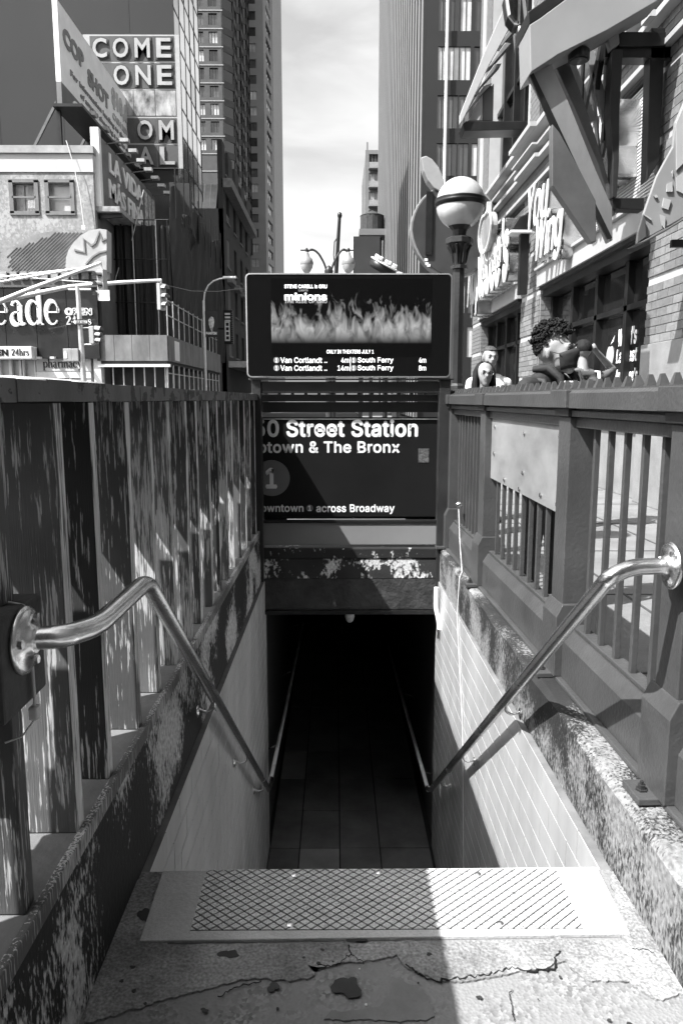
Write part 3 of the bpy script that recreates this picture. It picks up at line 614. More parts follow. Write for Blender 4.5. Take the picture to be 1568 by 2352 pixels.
globe_lamp('large green and white globe lamp on a fluted post beside the digital screen',.99,6.2,2.90,.19)
globe_lamp('small globe lamp dome peeking over the top edge of the digital screen',ay(912,650,15).x,15,ay(912,650,15).z,.215)
# ================================================================ BUILDINGS
def facade(par,u0,u1,v0,v1,plane,cols,rows,wm,pm,dep=.3,mull=0,sill=False,fm=None,core=2.0):
    """a wall with real openings; each opening holds a pane (and glazing bars)"""
    b=MB()
    def bx(a,c,e,f,d0,d1):
        P=[plane(u,v,d) for d in (d0,d1) for (u,v) in ((a,e),(c,e),(c,f),(a,f))]
        b.add(P,[(0,3,2,1),(4,5,6,7),(0,1,5,4),(1,2,6,5),(2,3,7,6),(3,0,4,7)])
    v=v0
    for (a,c) in rows:
        if a>v: bx(u0,u1,v,a,-dep,0)
        u=u0
        for (e,f) in cols:
            if e>u: bx(u,e,a,c,-dep,0)
            u=f
        if u<u1: bx(u,u1,a,c,-dep,0)
        v=c
    if v<v1: bx(u0,u1,v,v1,-dep,0)
    b.build('wall',wm,par)
    cache={}
    for (a,c) in rows:
        for (e,f) in cols:
            q=MB(); q.add([plane(u,v,-dep+.04) for u,v in ((e,a),(f,a),(f,c),(e,c))]+[plane(u,v,-dep) for u,v in ((e,a),(f,a),(f,c),(e,c))],[(0,1,2,3),(7,6,5,4),(0,1,5,4),(1,2,6,5),(2,3,7,6),(3,0,4,7)])
            p=q.build('window_pane',random.choice(pm) if isinstance(pm,list) else pm,par)
            if mull:
                g=MB(); t=.06 if (f-e)>.8 else .03
                for k in range(1,mull+1):
                    uc=e+(f-e)*k/(mull+1); o=[plane(u,v,d) for d in (-dep+.04,-dep+.10) for u,v in ((uc-t/2,a),(uc+t/2,a),(uc+t/2,c),(uc-t/2,c))]
                    g.add(o,[(0,3,2,1),(4,5,6,7),(0,1,5,4),(1,2,6,5),(2,3,7,6),(3,0,4,7)])
                g.build('glazing_bar',fm or wm,p)
            if sill:
                o=[plane(u,v,d) for d in (-.02,.10) for u,v in ((e-.08,a-.12),(f+.08,a-.12),(f+.08,a),(e-.08,a))]
                MB().add(o,[(0,3,2,1),(4,5,6,7),(0,1,5,4),(1,2,6,5),(2,3,7,6),(3,0,4,7)]).build('sill',fm or wm,par)
def px(xa,xb,Y,y=600): return ay(xa,y,Y).x,ay(xb,y,Y).x
def pz(y,Y,x=600): return ay(x,y,Y).z
mt_pane=[mat('pane e',.62,.15,var=.3,vs_=.5),mat('pane a',.02,.05,var=0,spec=.8),mat('pane b',.10,.08,var=.3,vs_=.6,spec=.8),mat('pane c',.5,.1,var=.4,vs_=.5,spec=.8),mat('pane d',.04,.05,var=.4,vs_=.4,spec=.9)]
mt_brk=mat('dark tower brick',.075,.85,var=.22,vs_=.8,bump=.1,bs=4)
mt_ct=mat('tower concrete',.24,.85,var=.12,vs_=.25,bump=.05,bs=3)
# ---- dark brick apartment tower with bays
Y=130; x0,x1=px(440,522,Y); T=thing('brick_tower','dark brick apartment tower with glazed bays between the glass building and the concrete tower','building')
rows=[(4+2.72*k,5.75+2.72*k) for k in range(14,29)]; zt_=85
ca=px(461,480,Y); cb_=px(492,511,Y)
facade(T,x0,x1,0,zt_,FY(Y),[ca,cb_],rows,mt_brk,mt_pane,.35,2,fm=mt_black)
MB().box(x0,x1-.05,Y+.36,Y+40,0,zt_).build('core',mt_brk,T)
mt_band=mat('pale floor band',.3,.8,var=.1)
for k in range(12,30): MB().box(x0,x1+.1,Y-.08,Y-.005,3.35+2.72*k,3.5+2.72*k).build('floor_band',mt_band,T)
for i in range(3):      # three angular bays along the avenue side
    ya=Y+.2+i*9.6; xb=x1-.06; pts=[(xb,ya),(xb+1.5,ya+2.0),(xb+1.5,ya+5.6),(xb,ya+7.8)]
    MB().prism([(p[0],p[1],30) for p in pts],(0,0,zt_-30)).build('bay_glazing',mt_pane[1],T)
    o=[(xb-.1,ya-.15),(xb+1.62,ya+1.95),(xb+1.62,ya+5.65),(xb-.1,ya+8.0)]; sp=MB()
    for k in range(11,30): sp.prism([(p[0],p[1],2.95+2.72*k) for p in o],(0,0,1.02))
    sp.build('bay_spandrel',mt_brk,T)
    for j in range(4): MB().tube([(o[j][0],o[j][1],30),(o[j][0],o[j][1],zt_)],.11,5,smooth=False).build('bay_mullion',mt_black,T)
# ---- tall concrete tower with chamfered corner
Y=155; x0,x1=px(555,612,Y); T=thing('concrete_tower','tall pale concrete tower with small square windows beside the open sky','building')
rows=[(2.0+2.86*k,3.6+2.86*k) for k in range(8,33)]; zt_=100
facade(T,x0,x1,0,zt_,FY(Y),[px(579,595,Y)],rows,mt_ct,mt_pane,.3,1,fm=mt_black)
xc=px(631,632,165)[0]; dx_,dy_=xc-x1,10.0; ln=math.hypot(dx_,dy_)
def CH(u,v,d): return (x1+dx_*u/ln+dy_/ln*d,Y+dy_*u/ln-dx_/ln*d,v)
facade(T,0,ln,0,zt_,CH,[(ln*.28,ln*.82)],[(a-.3,b-.3) for a,b in rows],mat('chamfer concrete',.26,.85,var=.12,vs_=.25),mt_pane,.3,1,fm=mt_black)  # chamfer concrete a touch lighter than the tower front
MB().box(x0,x1-.3,Y+.35,Y+30,0,zt_).build('core',mt_ct,T)
MB().prism([(x1-.3,Y+.35,0),(xc-.32,165,0),(xc-.32,195,0),(x1-.3,195,0)],(0,0,zt_)).build('core',mt_ct,T)
for k in range(9): MB().box(xc-.3,xc+.12,165.4+k*3.1,167.3+k*3.1,0,zt_).build('pier',mat('pale pier',.42,.8,var=.1),T)
for k in range(9): MB().box(xc-.31,xc-.2,167.3+k*3.1,168.5+k*3.1,0,zt_).build('window_strip',mt_pane[0],T)
# ---- dark wall with the painted letter panels, and its glass side
Y=53; xl=px(-260,0,Y)[0]; xr=px(402,403,Y,200)[0]
T=thing('mural_building','huge windowless dark wall with a glazed side rising behind the billboards','building')
MB().box(xl,xr,Y,Y+9.5,0,48).build('wall',mat('dark render',.022,.8,var=.15,vs_=.15,bump=.05,bs=2),T)
for xx in (px(163,163,Y)[0],px(318,318,Y)[0],px(20,20,Y)[0]): MB().box(xx-.03,xx+.03,Y-.012,Y-.001,0,48).build('panel_joint',mt_black,T)
mt_sky=mat('mirror curtain glass',.80,.07,metal=1,var=.12,vs_=.35); mt_sky2=mat('mirror curtain glass dim',.45,.1,metal=1,var=.3,vs_=.5)
for i in range(5):
    for j in range(25):
        ya,yb=Y+.1+i*1.88,Y+1.9+i*1.88; za,zb=1.0+j*1.85,2.78+j*1.85
        tw=random.uniform(-.012,.012); MB().quad((xr+.02+tw,ya,za),(xr+.02-tw,yb,za),(xr+.02-tw,yb,zb),(xr+.02+tw,ya,zb)).build('glass_panel',mt_sky2 if random.random()<.12 or (i==0 and j<17) else mt_sky,T)
g=MB()
for i in range(6): g.box(xr,xr+.05,Y+i*1.88-.0,Y+.10+i*1.88,0,48)
for j in range(26): g.box(xr,xr+.04,Y,Y+9.5,.9+j*1.85,1.02+j*1.85)
g.build('curtain_grid',mt_black,T)
M_=thing('letter_mural','grid of painted panels with big block letters reading COME and ONE on the dark wall','mural')
mt_mp=mat('mural panel',.075,.7,var=.25,vs_=1.2); mt_ml=mat('mural letter',.34,.7,var=.15,vs_=1.5); mt_mo=mat('mural letter edge',.045,.7,var=.1)
def cz(x,y): return (x/1.96*.6272,y/1.96*.6272)
colx=[(650,787),(794,942),(950,1097),(1105,1248)]; rowy=[(255,435),(450,632),(645,830),(845,1024),(1036,1200)]
for r,(ya,yb) in enumerate(rowy):
    for c,(xa,xb) in enumerate(colx):
        sh=(ya-255)*.034; pa,pb=ay(*cz(xa+sh,yb),Y-.12),ay(*cz(xb+sh,ya),Y-.12)
        p=MB().box(pa.x,pb.x,Y-.12,Y-.02,pa.z,pb.z).build('panel',mt_mp,M_)
        s_=[['C','O','M','E'],['','O','N','E'],['','','',''],['','','O','M'],['','','A','L']][r][c]
        w_,h_=pb.x-pa.x,pb.z-pa.z
        if s_:
            bxx=(pa.x+w_*.10,pa.z+h_*.07,pb.x-w_*.10,pb.z-h_*.07)
            text(s_,'letter_edge',(bxx[0]-.04,bxx[1]-.04,bxx[2]+.04,bxx[3]+.04),FY(Y-.12),mt_mo,p,.04,.05,plain=True)
            text(s_,'letter',(bxx[0]+.06,bxx[1]+.06,bxx[2]-.06,bxx[3]-.06),FY(Y-.19),mt_ml,p,.06,.02,plain=True)
        elif r==2: MB().box(pa.x+.02,pb.x-.02,Y-.128,Y-.121,pa.z+.02,pb.z-.02).build('painted_picture',mat('faded picture',.28,.7,var=.95,vs_=1.1,stretch=(1.6,1,.8)),p)
a,b=ay(*cz(640,1206),Y-.1),ay(*cz(1285,246),Y-.1)
MB().box(a.x,b.x,Y-.10,Y-.015,a.z,b.z).build('pale_backing',mat('mural frame',.36,.7,var=.1),M_)
# ---- plain wall building with skylight, older ornate flank
Y=62; x0,x1=px(440,515,Y); T=thing('plain_wall_building','plain grey wall building with a glass rooftop shed beside the draped scaffold','building')
zt_=pz(478,Y); MB().box(x0,x1,Y,Y+6,0,zt_).build('wall',mat('grey render',.15,.85,var=.15,vs_=.4),T)
MB().prism([(x0,Y,zt_),(x0,Y+4,zt_),(x0,Y+4,zt_+2.2),(x0,Y+1.5,zt_+2.2)],(x1-x0-.6,0,0)).build('glass_shed',mat('milky skylight',.55,.15,var=.3,vs_=.8),T)
for k in range(5): xx=x0+(x1-x0-.6)*k/4; MB().bar((xx,Y-.03,zt_),(xx,Y+1.47,zt_+2.23),.06,.06).build('glazing_bar',mt_white,T)
T=thing('ornate_flank','old dark brick flank with carved window surrounds beyond the plain grey wall','building')
xs=x1+.02; z2=pz(478,Y)+2.5
facade(T,Y,Y+19,0,z2,FXr(xs),[(Y+1.5+k*4.3,Y+3.3+k*4.3) for k in range(4)],[(5+k*3.6,7.2+k*3.6) for k in range(5)],mat('soot brick',.05,.85,var=.35,vs_=1),mt_pane,.4,1,sill=True,fm=mat('carved stone',.22,.8,var=.3,vs_=3))
MB().box(xs-4,xs-.42,Y+6.1,Y+19,0,z2).build('core',mt_brk,T)
MB().box(xs-.1,xs+.7,Y,Y+19,z2-.9,z2-.2).build('cornice',mat('carved stone',.22),T)
for k in range(4): MB().box(xs,xs+.45,Y+1.2+k*4.3,Y+3.6+k*4.3,10.9,11.3).build('window_hood',mat('carved stone',.22),T)
MB().box(xs-.1,xs+1.6,Y+1,Y+18,4.0,4.5).build('storefront_awning',mat('pale awning',.5,.7,var=.2),T)
# ---- left corner: old two-storey building over the pharmacy
Y=36; x1=-11.15; xl=-24
T=thing('corner_building','old two storey corner building with cracked render and two sash windows above the shop','building')
mt_rend=peel('cracked render',.26,.42,sc=(7,7,5),big=1.1,thr=.535,soft=.03,grain=False,rough=.85,bump=.4)
w1=(ay(28,450,Y).x,ay(83,450,Y).x); w2=(ay(110,450,Y).x,ay(165,450,Y).x)
facade(T,xl,x1,8.1,11.65,FY(Y),[(-18.6,-17.3),w1,w2],[(9.95,11.2)],mt_rend,mt_pane[3],.35,0)
MB().box(xl,x1,Y+.36,Y+9,0,12.6).build('core',mat('side render',.12,.85,var=.3,vs_=.8),T)
MB().box(xl,x1+.03,Y-.05,Y+.35,11.66,12.45).build('white_band',mat('white render',.5,.8,var=.12,vs_=.5),T)
MB().box(xl,x1+.1,Y-.15,Y+.5,12.46,12.78).build('parapet',mat('parapet stone',.33,.85,var=.25,vs_=2),T)
MB().box(xl,x1+.05,Y-.22,Y+.3,7.95,8.1).build('ledge',mt_black,T)
mt_frm=mat('window timber',.16,.6,var=.2)
for (a,b) in (w1,w2):
    f=MB()
    for q in ((a-.12,a+.06,9.85,11.3),(b-.06,b+.12,9.85,11.3),(a-.12,b+.12,11.2,11.35),(a-.14,b+.14,9.78,9.95),(a,b,10.52,10.6)): f.box(q[0],q[1],Y-.06,Y+.04,q[2],q[3])
    f.build('sash_frame',mt_frm,T)
for xx in (w1[0]+.1,w1[0]+.62): 
    c=MB(); 
    for k in range(6): c.box(xx+k*.065,xx+.05+k*.065,Y+.22,Y+.25,10.02,11.15)
    c.build('curtain',mat('net curtain',.5,.9,var=.2),T)
MB().box(xl,x1,Y+.02,Y+.36,6.4,7.95).build('sign_zone_wall',mt_rend,T)
# wavy quilted shop sign with a crown disc
D_=thing('quilted_sign','wavy quilted metal sign with a zigzag crown disc above the black shop front','sign')
def cx8(x,y): return ay(x*.392*1.0,(480*.6272)+y*.392,Y-.5)
pts=[(0,830),(0,710),(60,690),(130,640),(200,605),(280,588),(360,582),(440,590),(520,600),(520,830)]
P=[cx8(*q) for q in pts]; MB().prism([(p.x,Y-.5,p.z) for p in P],(0,.35,0)).build('quilted_panel',mat('quilted metal',.24,.5,var=.3,vs_=1.5,bump=.3,bs=9),D_)
q=MB()
for k in range(30):
    a=cx8(-140+k*22,826); b=cx8(-140+k*22+245,590)
    n=8
    for i in range(n):
        u=a.lerp(b,i/n); v=a.lerp(b,(i+1)/n); mid=(u+v)/2
        if cx8(0,0).x<mid.x<cx8(515,0).x:
            f=(mid.x-cx8(0,0).x)/(cx8(515,0).x-cx8(0,0).x); top=cx8(0,706-250*min(1,f*1.6)*.5+0).z if f<.6 else cx8(0,592).z
            if mid.z<top: q.bar((u.x,Y-.515,u.z),(v.x,Y-.515,v.z),.018,.03)
q.build('quilting',mat('quilt line',.15,.5,var=.2),D_)
pts=[(640,588),(600,582),(540,592),(490,620),(450,660),(420,705),(405,750),(402,800),(405,825),(640,825)]
P=[cx8(*q) for q in pts]; dsk=MB().prism([(p.x,Y-.9,p.z) for p in P],(0,.75,0)).build('crown_disc',mat('disc paint',.40,.6,var=.15,vs_=1.5),D_)
zz=[(455,705),(515,720),(508,640),(555,680),(575,665),(600,600),(618,655),(636,640)]
stroke(MB(),[(cx8(*q).x,cx8(*q).z) for q in zz],.09,FY(Y-.9),.004,.05).build('crown_outline',mat('crown line',.2,.6,var=.2),dsk)
stroke(MB(),[(cx8(*q).x,cx8(*q).z) for q in ((520,790),(560,745),(600,720),(638,712))],.07,FY(Y-.9),.004,.05).build('crown_band',mat('crown line',.2),dsk)
bl=MB()
for k in range(11): c=cx8(20+k*60,845); bl.box(c.x-.16,c.x+.16,Y-.55,Y-.35,c.z-.17,c.z+.17)
bl.build('bulb_boxes',mat('bulb box',.3,.6,var=.4,vs_=4),D_)
a=cx8(-60,830); MB().box(a.x,x1,Y-.45,Y-.1,a.z-.62,a.z-.02).build('sign_base',mat('sign base',.09,.7,var=.4,vs_=3),D_)
# pharmacy front
F_=thing('pharmacy_front','black shop front with large white serif lettering and glass doors','shop front')
z1,z0=pz(655,Y),pz(824,Y); mt_fas=mat('black fascia',.014,.3,var=.6,vs_=.8,coat=.2)
xa=xl
for k in range(9): MB().box(x1-1.45*(k+1)+.012,x1-1.45*k-.012,Y-.25,Y+.01,z0,z1).build('fascia_panel',mt_fas,F_)
def didone(mb,ch,ox,oz,s,plane,d1=.1):
    """high-contrast serif lower-case letters built from swelling strokes; x-height = s"""
    def arc(cx,cy,rx,ry,a0,a1,n=20): return [(cx+rx*math.cos(R(a0+(a1-a0)*i/n)),cy+ry*math.sin(R(a0+(a1-a0)*i/n))) for i in range(n+1)]
    def st(path,wf):
        P=[(ox+x*s,oz+y*s) for x,y in path]; n=len(P)
        W=[(wf(i/(n-1)) if callable(wf) else wf[i] if isinstance(wf,list) else wf)*s for i in range(n)]; stroke(mb,P,W,plane,.0,d1)
    th,tn=.24,.055
    swell=lambda p0,p1:(lambda t:tn+(th-tn)*max(0,math.sin(math.pi*min(1,max(0,(t-p0)/(p1-p0)))))**1.3)
    if ch=='e': st(arc(.45,.5,.36,.47,2,318,34),swell(.12,.85)); st([(.12,.52),(.80,.52)],tn); st([(.80,.50),(.80,.60),(.77,.72)],[.07,.14,.08]); return .98
    if ch=='c': st(arc(.45,.5,.36,.47,42,318,30),swell(.1,.9)); st(arc(.70,.74,.06,.06,0,360,10),.11); return .95
    if ch=='o': st(arc(.46,.5,.36,.47,0,360,36),lambda t:tn+(th-tn)*abs(math.cos(2*math.pi*t))**1.3); return 1.0
    if ch=='d': st(arc(.42,.5,.33,.47,20,340,30),swell(.15,.85)); st([(.78,0),(.78,1.55)],th); st([(.52,1.53),(.80,1.53)],tn); st([(.70,.03),(1.02,.03)],tn); return 1.10
    if ch=='a':
        st([(.18,.78),(.22,.90),(.40,.97),(.56,.92),(.62,.78)],[.14,.1,tn,.12,.2]); st([(.62,.82),(.62,.2),(.68,.06),(.80,.03),(.92,.07)],[th,th,.2,.1,tn])
        st(arc(.40,.27,.27,.25,60,330,22),swell(.2,.95)); st([(.50,.50),(.62,.56)],tn); return .98
    if ch=='p': st([(.22,-.5),(.22,.97)],th); st([(.02,.95),(.22,.95)],tn); st([(.0,-.5),(.46,-.5)],tn); st(arc(.56,.5,.33,.47,160,-160,30),swell(.15,.85)); return 1.05
    if ch=='h': st([(.22,0),(.22,1.5)],th); st([(.02,1.48),(.22,1.48)],tn); st([(.04,.02),(.44,.02)],tn); st([(.34,.78),(.48,.93),(.64,.95),(.74,.8),(.74,0)],[tn,tn,.1,th,th]); st([(.58,.02),(.94,.02)],tn); return 1.0
    if ch=='r': st([(.22,0),(.22,.97)],th); st([(.02,.95),(.22,.95)],tn); st([(.04,.02),(.48,.02)],tn); st([(.34,.7),(.46,.92),(.6,.93),(.66,.82)],[tn,tn,.1,.16]); return .74
    if ch=='m':
        st([(.22,0),(.22,.97)],th); st([(.02,.95),(.22,.95)],tn); st([(.04,.02),(.42,.02)],tn)
        for o in (0,.52): st([(.34+o,.78),(.46+o,.93),(.6+o,.95),(.70+o,.8),(.70+o,0)],[tn,tn,.1,th,th]); st([(.54+o,.02),(.88+o,.02)],tn)
        return 1.48
    if ch=='y': st([(.14,.95),(.46,.08)],th*.9); st([(.80,.95),(.40,-.2),(.25,-.45),(.1,-.45)],[tn,tn,.08,.14]); st([(0,.95),(.32,.95)],tn); st([(.64,.95),(.96,.95)],tn); return .94
    if ch=='s': st([(.66,.72),(.56,.92),(.38,.97),(.18,.88),(.16,.70),(.38,.54),(.60,.42),(.64,.22),(.5,.06),(.32,.03),(.14,.12),(.08,.3)],[tn,tn,.06,.12,.2,th,.22,.18,.08,tn,tn,tn]); return .80
    if ch=='R': st([(.25,0),(.25,1.45)],th); st([(.02,1.42),(.6,1.42)],tn); st(arc(.6,1.08,.3,.34,90,-90,14),swell(0,1)); st([(.25,.74),(.6,.74)],tn); st([(.6,.74),(.8,.3),(1.05,.03)],[.1,th,.1]); st([(.02,.02),(.5,.02)],tn); return 1.2
    if ch=='2': st([(.12,1.1),(.2,1.35),(.45,1.42),(.66,1.3),(.68,1.0),(.4,.5),(.1,.06)],[.16,.08,tn,.15,th,.12,.05]); st([(.08,.06),(.74,.1)],.13); return .86
    if ch=='4': st([(.55,0),(.55,1.42)],th*.8); st([(.55,1.4),(.05,.42)],tn); st([(.03,.42),(.8,.42)],.07); return .86
    return .4
def word(s_,name,xa,xb,zb,xh,plane,m,par,d1=.1):
    o=0; tot=sum(didone(MB(),c,0,0,1,plane) for c in s_); k=(xb-xa)/(tot*xh)
    for c in s_:
        b=MB(); ad=didone(b,c,0,0,xh,lambda u,v,d,o=o:plane(xa+(o+u)*k,zb+v,d),d1); o+=ad*xh
        if b.v: b.build(name,m,par)
PF=FY(Y-.26)
zb=pz(748,Y); xh=pz(690,Y)-zb
word('Reade','letter',ay(-62,720,Y-.3).x,ay(225*.0+142,720,Y-.3).x,zb,xh*.97,PF,mt_sign,F_,.16)
text('OPEN','letter',(ay(155,720,Y).x,pz(726,Y),ay(217,720,Y).x,pz(709,Y)),PF,mt_sign,F_,.1,.06)
word('24','letter',ay(157,740,Y).x,ay(182,740,Y).x,pz(747,Y),.27,PF,mt_sign,F_); word('hrs','letter',ay(184,740,Y).x,ay(216,740,Y).x,pz(747,Y),.25,PF,mt_sign,F_)
a,b=ay(-80,824,Y-.9),ay(72,795,Y-.9); MB().box(a.x,b.x,Y-.9,Y-.26,a.z,b.z).build('light_box',mat('white light box',.66,.5,var=.1),F_,bevel=.03)
mt_blk2=mat('black letter',.012,.5,var=0)
text('OPEN','letter',(ay(-40,810,Y-.9).x,pz(817,Y-.9),ay(19,810,Y-.9).x,pz(802,Y-.9)),FY(Y-.9),mt_blk2,F_,.02,.04)
word('24','letter',ay(26,810,Y-.9).x,ay(44,810,Y-.9).x,pz(816,Y-.9),.2,FY(Y-.9),mt_blk2,F_,.02); word('hrs','letter',ay(44,810,Y-.9).x,ay(67,810,Y-.9).x,pz(816,Y-.9),.2,FY(Y-.9),mt_blk2,F_,.02)
a,b=ay(84,852,Y-.1),ay(208,823,Y-.1); MB().box(a.x,b.x,Y-.12,Y,a.z,b.z).build('sign_board',mat('pale sign board',.55,.6,var=.12,vs_=1),F_,bevel=.01)
word('pharmacy','letter',ay(101,840,Y).x,ay(191,840,Y).x,pz(844,Y),.265,FY(Y-.12),mt_blk2,F_,.03)
a,b=ay(84,868,Y-.1),ay(208,853,Y-.1); MB().box(a.x,b.x,Y-.10,Y,a.z,b.z).build('door_header',mt_white,F_)
MB().box(xl,x1,Y+.2,Y+.36,0,z0+.3).build('interior_wall',mt_pane[3],F_)
for xx,w_ in ((0,4),(24,6),(47,5),(55,3),(82,3),(118,4),(160,4),(200,10),(218,16)):
    c=ay(xx,880,Y).x; MB().box(c,c+w_/47.,Y-.06,Y+.15,0,z0).build('door_mullion',mt_white,F_)
for xx in (100,140,180): c=ay(xx,872,Y).x; MB().box(c-.3,c+.3,Y-.0,Y+.1,1.9,2.3).build('door_transom',mt_white,F_)
for xx in (93,125,158,190): c=ay(xx,823,Y-.2); MB().box(c.x-.1,c.x+.1,Y-.5,Y-.12,c.z-.02,c.z+.07).build('spot_lamp',mt_white,F_)
# ---- billboards on the corner building
def billboard(name,label,X,y0,y1,z0,z1,mframe):
    B=thing(name,label,'billboard'); return B
B=billboard('billboard','white reward billboard rising above the roof reading COP SHOT',0,0,0,0,0,0)
X=-13.97; y0,y1,z0,z1=40.6,55.0,16.3,21.2; zl=17.35; PB=FXr(X)
MB().box(X-.25,X,y0,y1,zl,z1).build('white_face',mat('billboard vinyl',.9,.6,var=.12,vs_=.5),B)
MB().box(X-.25,X+.001,y0,y1,z0,zl).build('dark_band',mat('billboard band',.16,.6,var=.2,vs_=.5),B)
mt_bt=mat('billboard ink',.22,.6,var=.15); mt_bt2=mat('billboard ink pale',.42,.6,var=.1)
def BT(s_,u0,v0,u1,v1,m=mt_bt,bold=.02): W=y1-y0; H=z1-zl; text(s_,'lettering',(y0+W*u0,zl+H*v0,y0+W*u1,zl+H*v1),PB,m,B,.05,bold,plain=True)
BT('COP',.04,.52,.26,.76,bold=.05); BT('SHOT',.30,.40,.57,.64,bold=.05); BT('$10,000',.62,.52,.97,.86,mt_bt2,.05); BT('CASH REWARD',.62,.36,.97,.46,mt_bt2,.03)
BT('For information leading to the arrest',.10,.20,.95,.30); BT('of anyone shooting a police officer',.20,.06,.95,.16)
text('Call 1-800-COP-SHOT','lettering',(y0+1.6,z0+.2,y1-.4,zl-.2),PB,mt_sign,B,.05,.02,plain=True)
for yy in (y0+.3,y0+5,y0+10): MB().bar((X-.3,yy,12.6),(X-.3,yy,z1-.5),.2,.2).build('post',mt_black,B); MB().bar((X-2.6,yy,12.7),(X-.3,yy,16.6),.13,.13).build('strut',mat('steel strut',.12,.5,var=.2),B)
MB().box(X-.4,X+1.1,y0-.3,y1,z0-.25,z0-.1).build('catwalk',mt_black,B)
for k in range(5): q=ay((705+k*60)/1.96*.6272*1.045,(925+k*62)/1.96*.6272,0.1+41+k*2.1); MB().box(X+.5,X+1.2,42+k*2.2,42.5+k*2.2,z0-.05,z0+.15).build('flood_lamp',mat('lamp housing',.35,.5,var=.3),B)
B=billboard('billboard','dark billboard with two lines of white capitals hung on the side of the corner building',0,0,0,0,0,0)
X=-10.95; y0,y1,z0,z1=36.6,47.2,10.35,13.45; PB=FXr(X)
MB().box(X-.3,X,y0,y1,z0,z1).build('face',mat('billboard dark face',.13,.5,var=.5,vs_=.7),B)
MB().box(X-.32,X+.06,y0-.35,y0-.01,z0-.15,z1+.25).build('end_post',mt_white,B)
W=y1-y0; text('LA VIDA','lettering',(y0+.12*W,z0+1.85,y0+.70*W,z0+2.75),PB,mt_sign,B,.06,.03,plain=True); text('MÁS FINA','lettering',(y0+.10*W,z0+.62,y0+.72*W,z0+1.72),PB,mt_sign,B,.06,.03,plain=True)
mt_col=mat('poster column',.45,.6,var=.75,vs_=6)
for k in range(3): MB().box(X+.002,X+.02,y0+.76*W+k*.85,y0+.76*W+k*.85+.6,z0+.25,z1-.3).build('small_print_column',mt_col,B)
MB().box(X-.4,X+.9,y0-.4,y1,z0-.35,z0-.12).build('catwalk',mat('catwalk metal',.3,.6,var=.5,vs_=4),B)
for k in range(4): MB().bar((X-.4,y0+k*3.3,z0-.5),(X+.9,y0+k*3.3,z0-.4),.15,.25).build('bracket',mt_black,B)
for k in range(7): MB().box(X+.7,X+1.1,y0+.8+k*1.5,y0+1.15+k*1.5,z1+.0,z1+.16).build('flood_lamp',mat('lamp housing',.35),B); 
for k in range(7): MB().bar((X,y0+1+k*1.5,z1-.05),(X+.9,y0+1+k*1.5,z1+.05),.04,.04).build('lamp_arm',mt_black,B)
# ---- draped scaffold
S_=thing('draped_scaffold','tall scaffold draped in dark pleated netting beside the avenue','scaffold')
X=-8.35; Y0,Y1=39.2,55.5; ztop=11.9
b=MB(); n=150; rows_=6; top=[]
for i in range(n+1):
    y=Y0+(Y1-Y0)*i/n; t=i/n
    h=ztop+.25*math.sin(t*23)+.2*math.sin(t*57)-(1.5*math.exp(-((t-.16)/.05)**2))-(2.6*math.exp(-((t-.30)/.04)**2)); top.append(h)
    for j in range(rows_+1):
        f=j/rows_; z=4.0+(h-4.0)*f; b.v.append((X+.22*math.sin(i*.8)*(1-.3*f)+.12*math.sin(i*2.1+j)+.1*math.sin(y*.9+j*.7),y,z))
for i in range(n):
    for j in range(rows_): b.f.append((i*(rows_+1)+j,(i+1)*(rows_+1)+j,(i+1)*(rows_+1)+j+1,i*(rows_+1)+j+1)); b.sm.append(True)
mt_net=mat('dark netting',.022,.55,var=.6,vs_=1.2,stretch=(2,2,.25),spec=.5)
b.build('netting',mt_net,S_)
b=MB(); n=60
for i in range(n+1):
    x=-12.3+(X+12.3)*i/n
    for j in range(5): b.v.append((x,Y0-.2+.12*math.sin(i*.9)+.08*math.sin(i*2.3+j),4.0+j*1.5))
for i in range(n):
    for j in range(4): b.f.append((i*5+j,(i+1)*5+j,(i+1)*5+j+1,i*5+j+1)); b.sm.append(True)
b.build('front_netting',mt_net,S_)
MB().box(-12.4,X-.9,Y0+1.2,Y1,0,10.0).build('shrouded_building',mt_dark,S_)
MB().box(-12.4,X-.6,47.7,48.2,9.2,14.4).build('shrouded_front',mat('shrouded wall',.03,.8,var=.4,vs_=1),S_)
mt_pole=mat('galvanised pole',.55,.4,metal=.5,var=.2,vs_=3)
for k in range(7):
    xx=-11.9+k*.58; MB().tube([(xx,Y0-.5,4.3),(xx,Y0-.5,10.2)],.035,6).build('pole',mt_pole if k%2 else mt_black,S_)
for zz in (6.2,8.3,10.2): MB().tube([(-12.1,Y0-.5,zz),(X,Y0-.5,zz)],.03,6).build('ledger',mt_black,S_)
for k in range(8): MB().tube([(X+.3,Y0+k*2.1,ztop-1.5),(X+.3,Y0+k*2.1,ztop+.9)],.035,6).build('pole',mt_black,S_)
for a_,b__ in (((-11.6,5.9),(-10.9,7.9)),((-10.2,9.2),(-9.5,11.6))): MB().tube([(a_[0],Y0-.55,a_[1]),(b__[0],Y0-.55,b__[1])],.03,6).build('brace',mt_pole,S_)
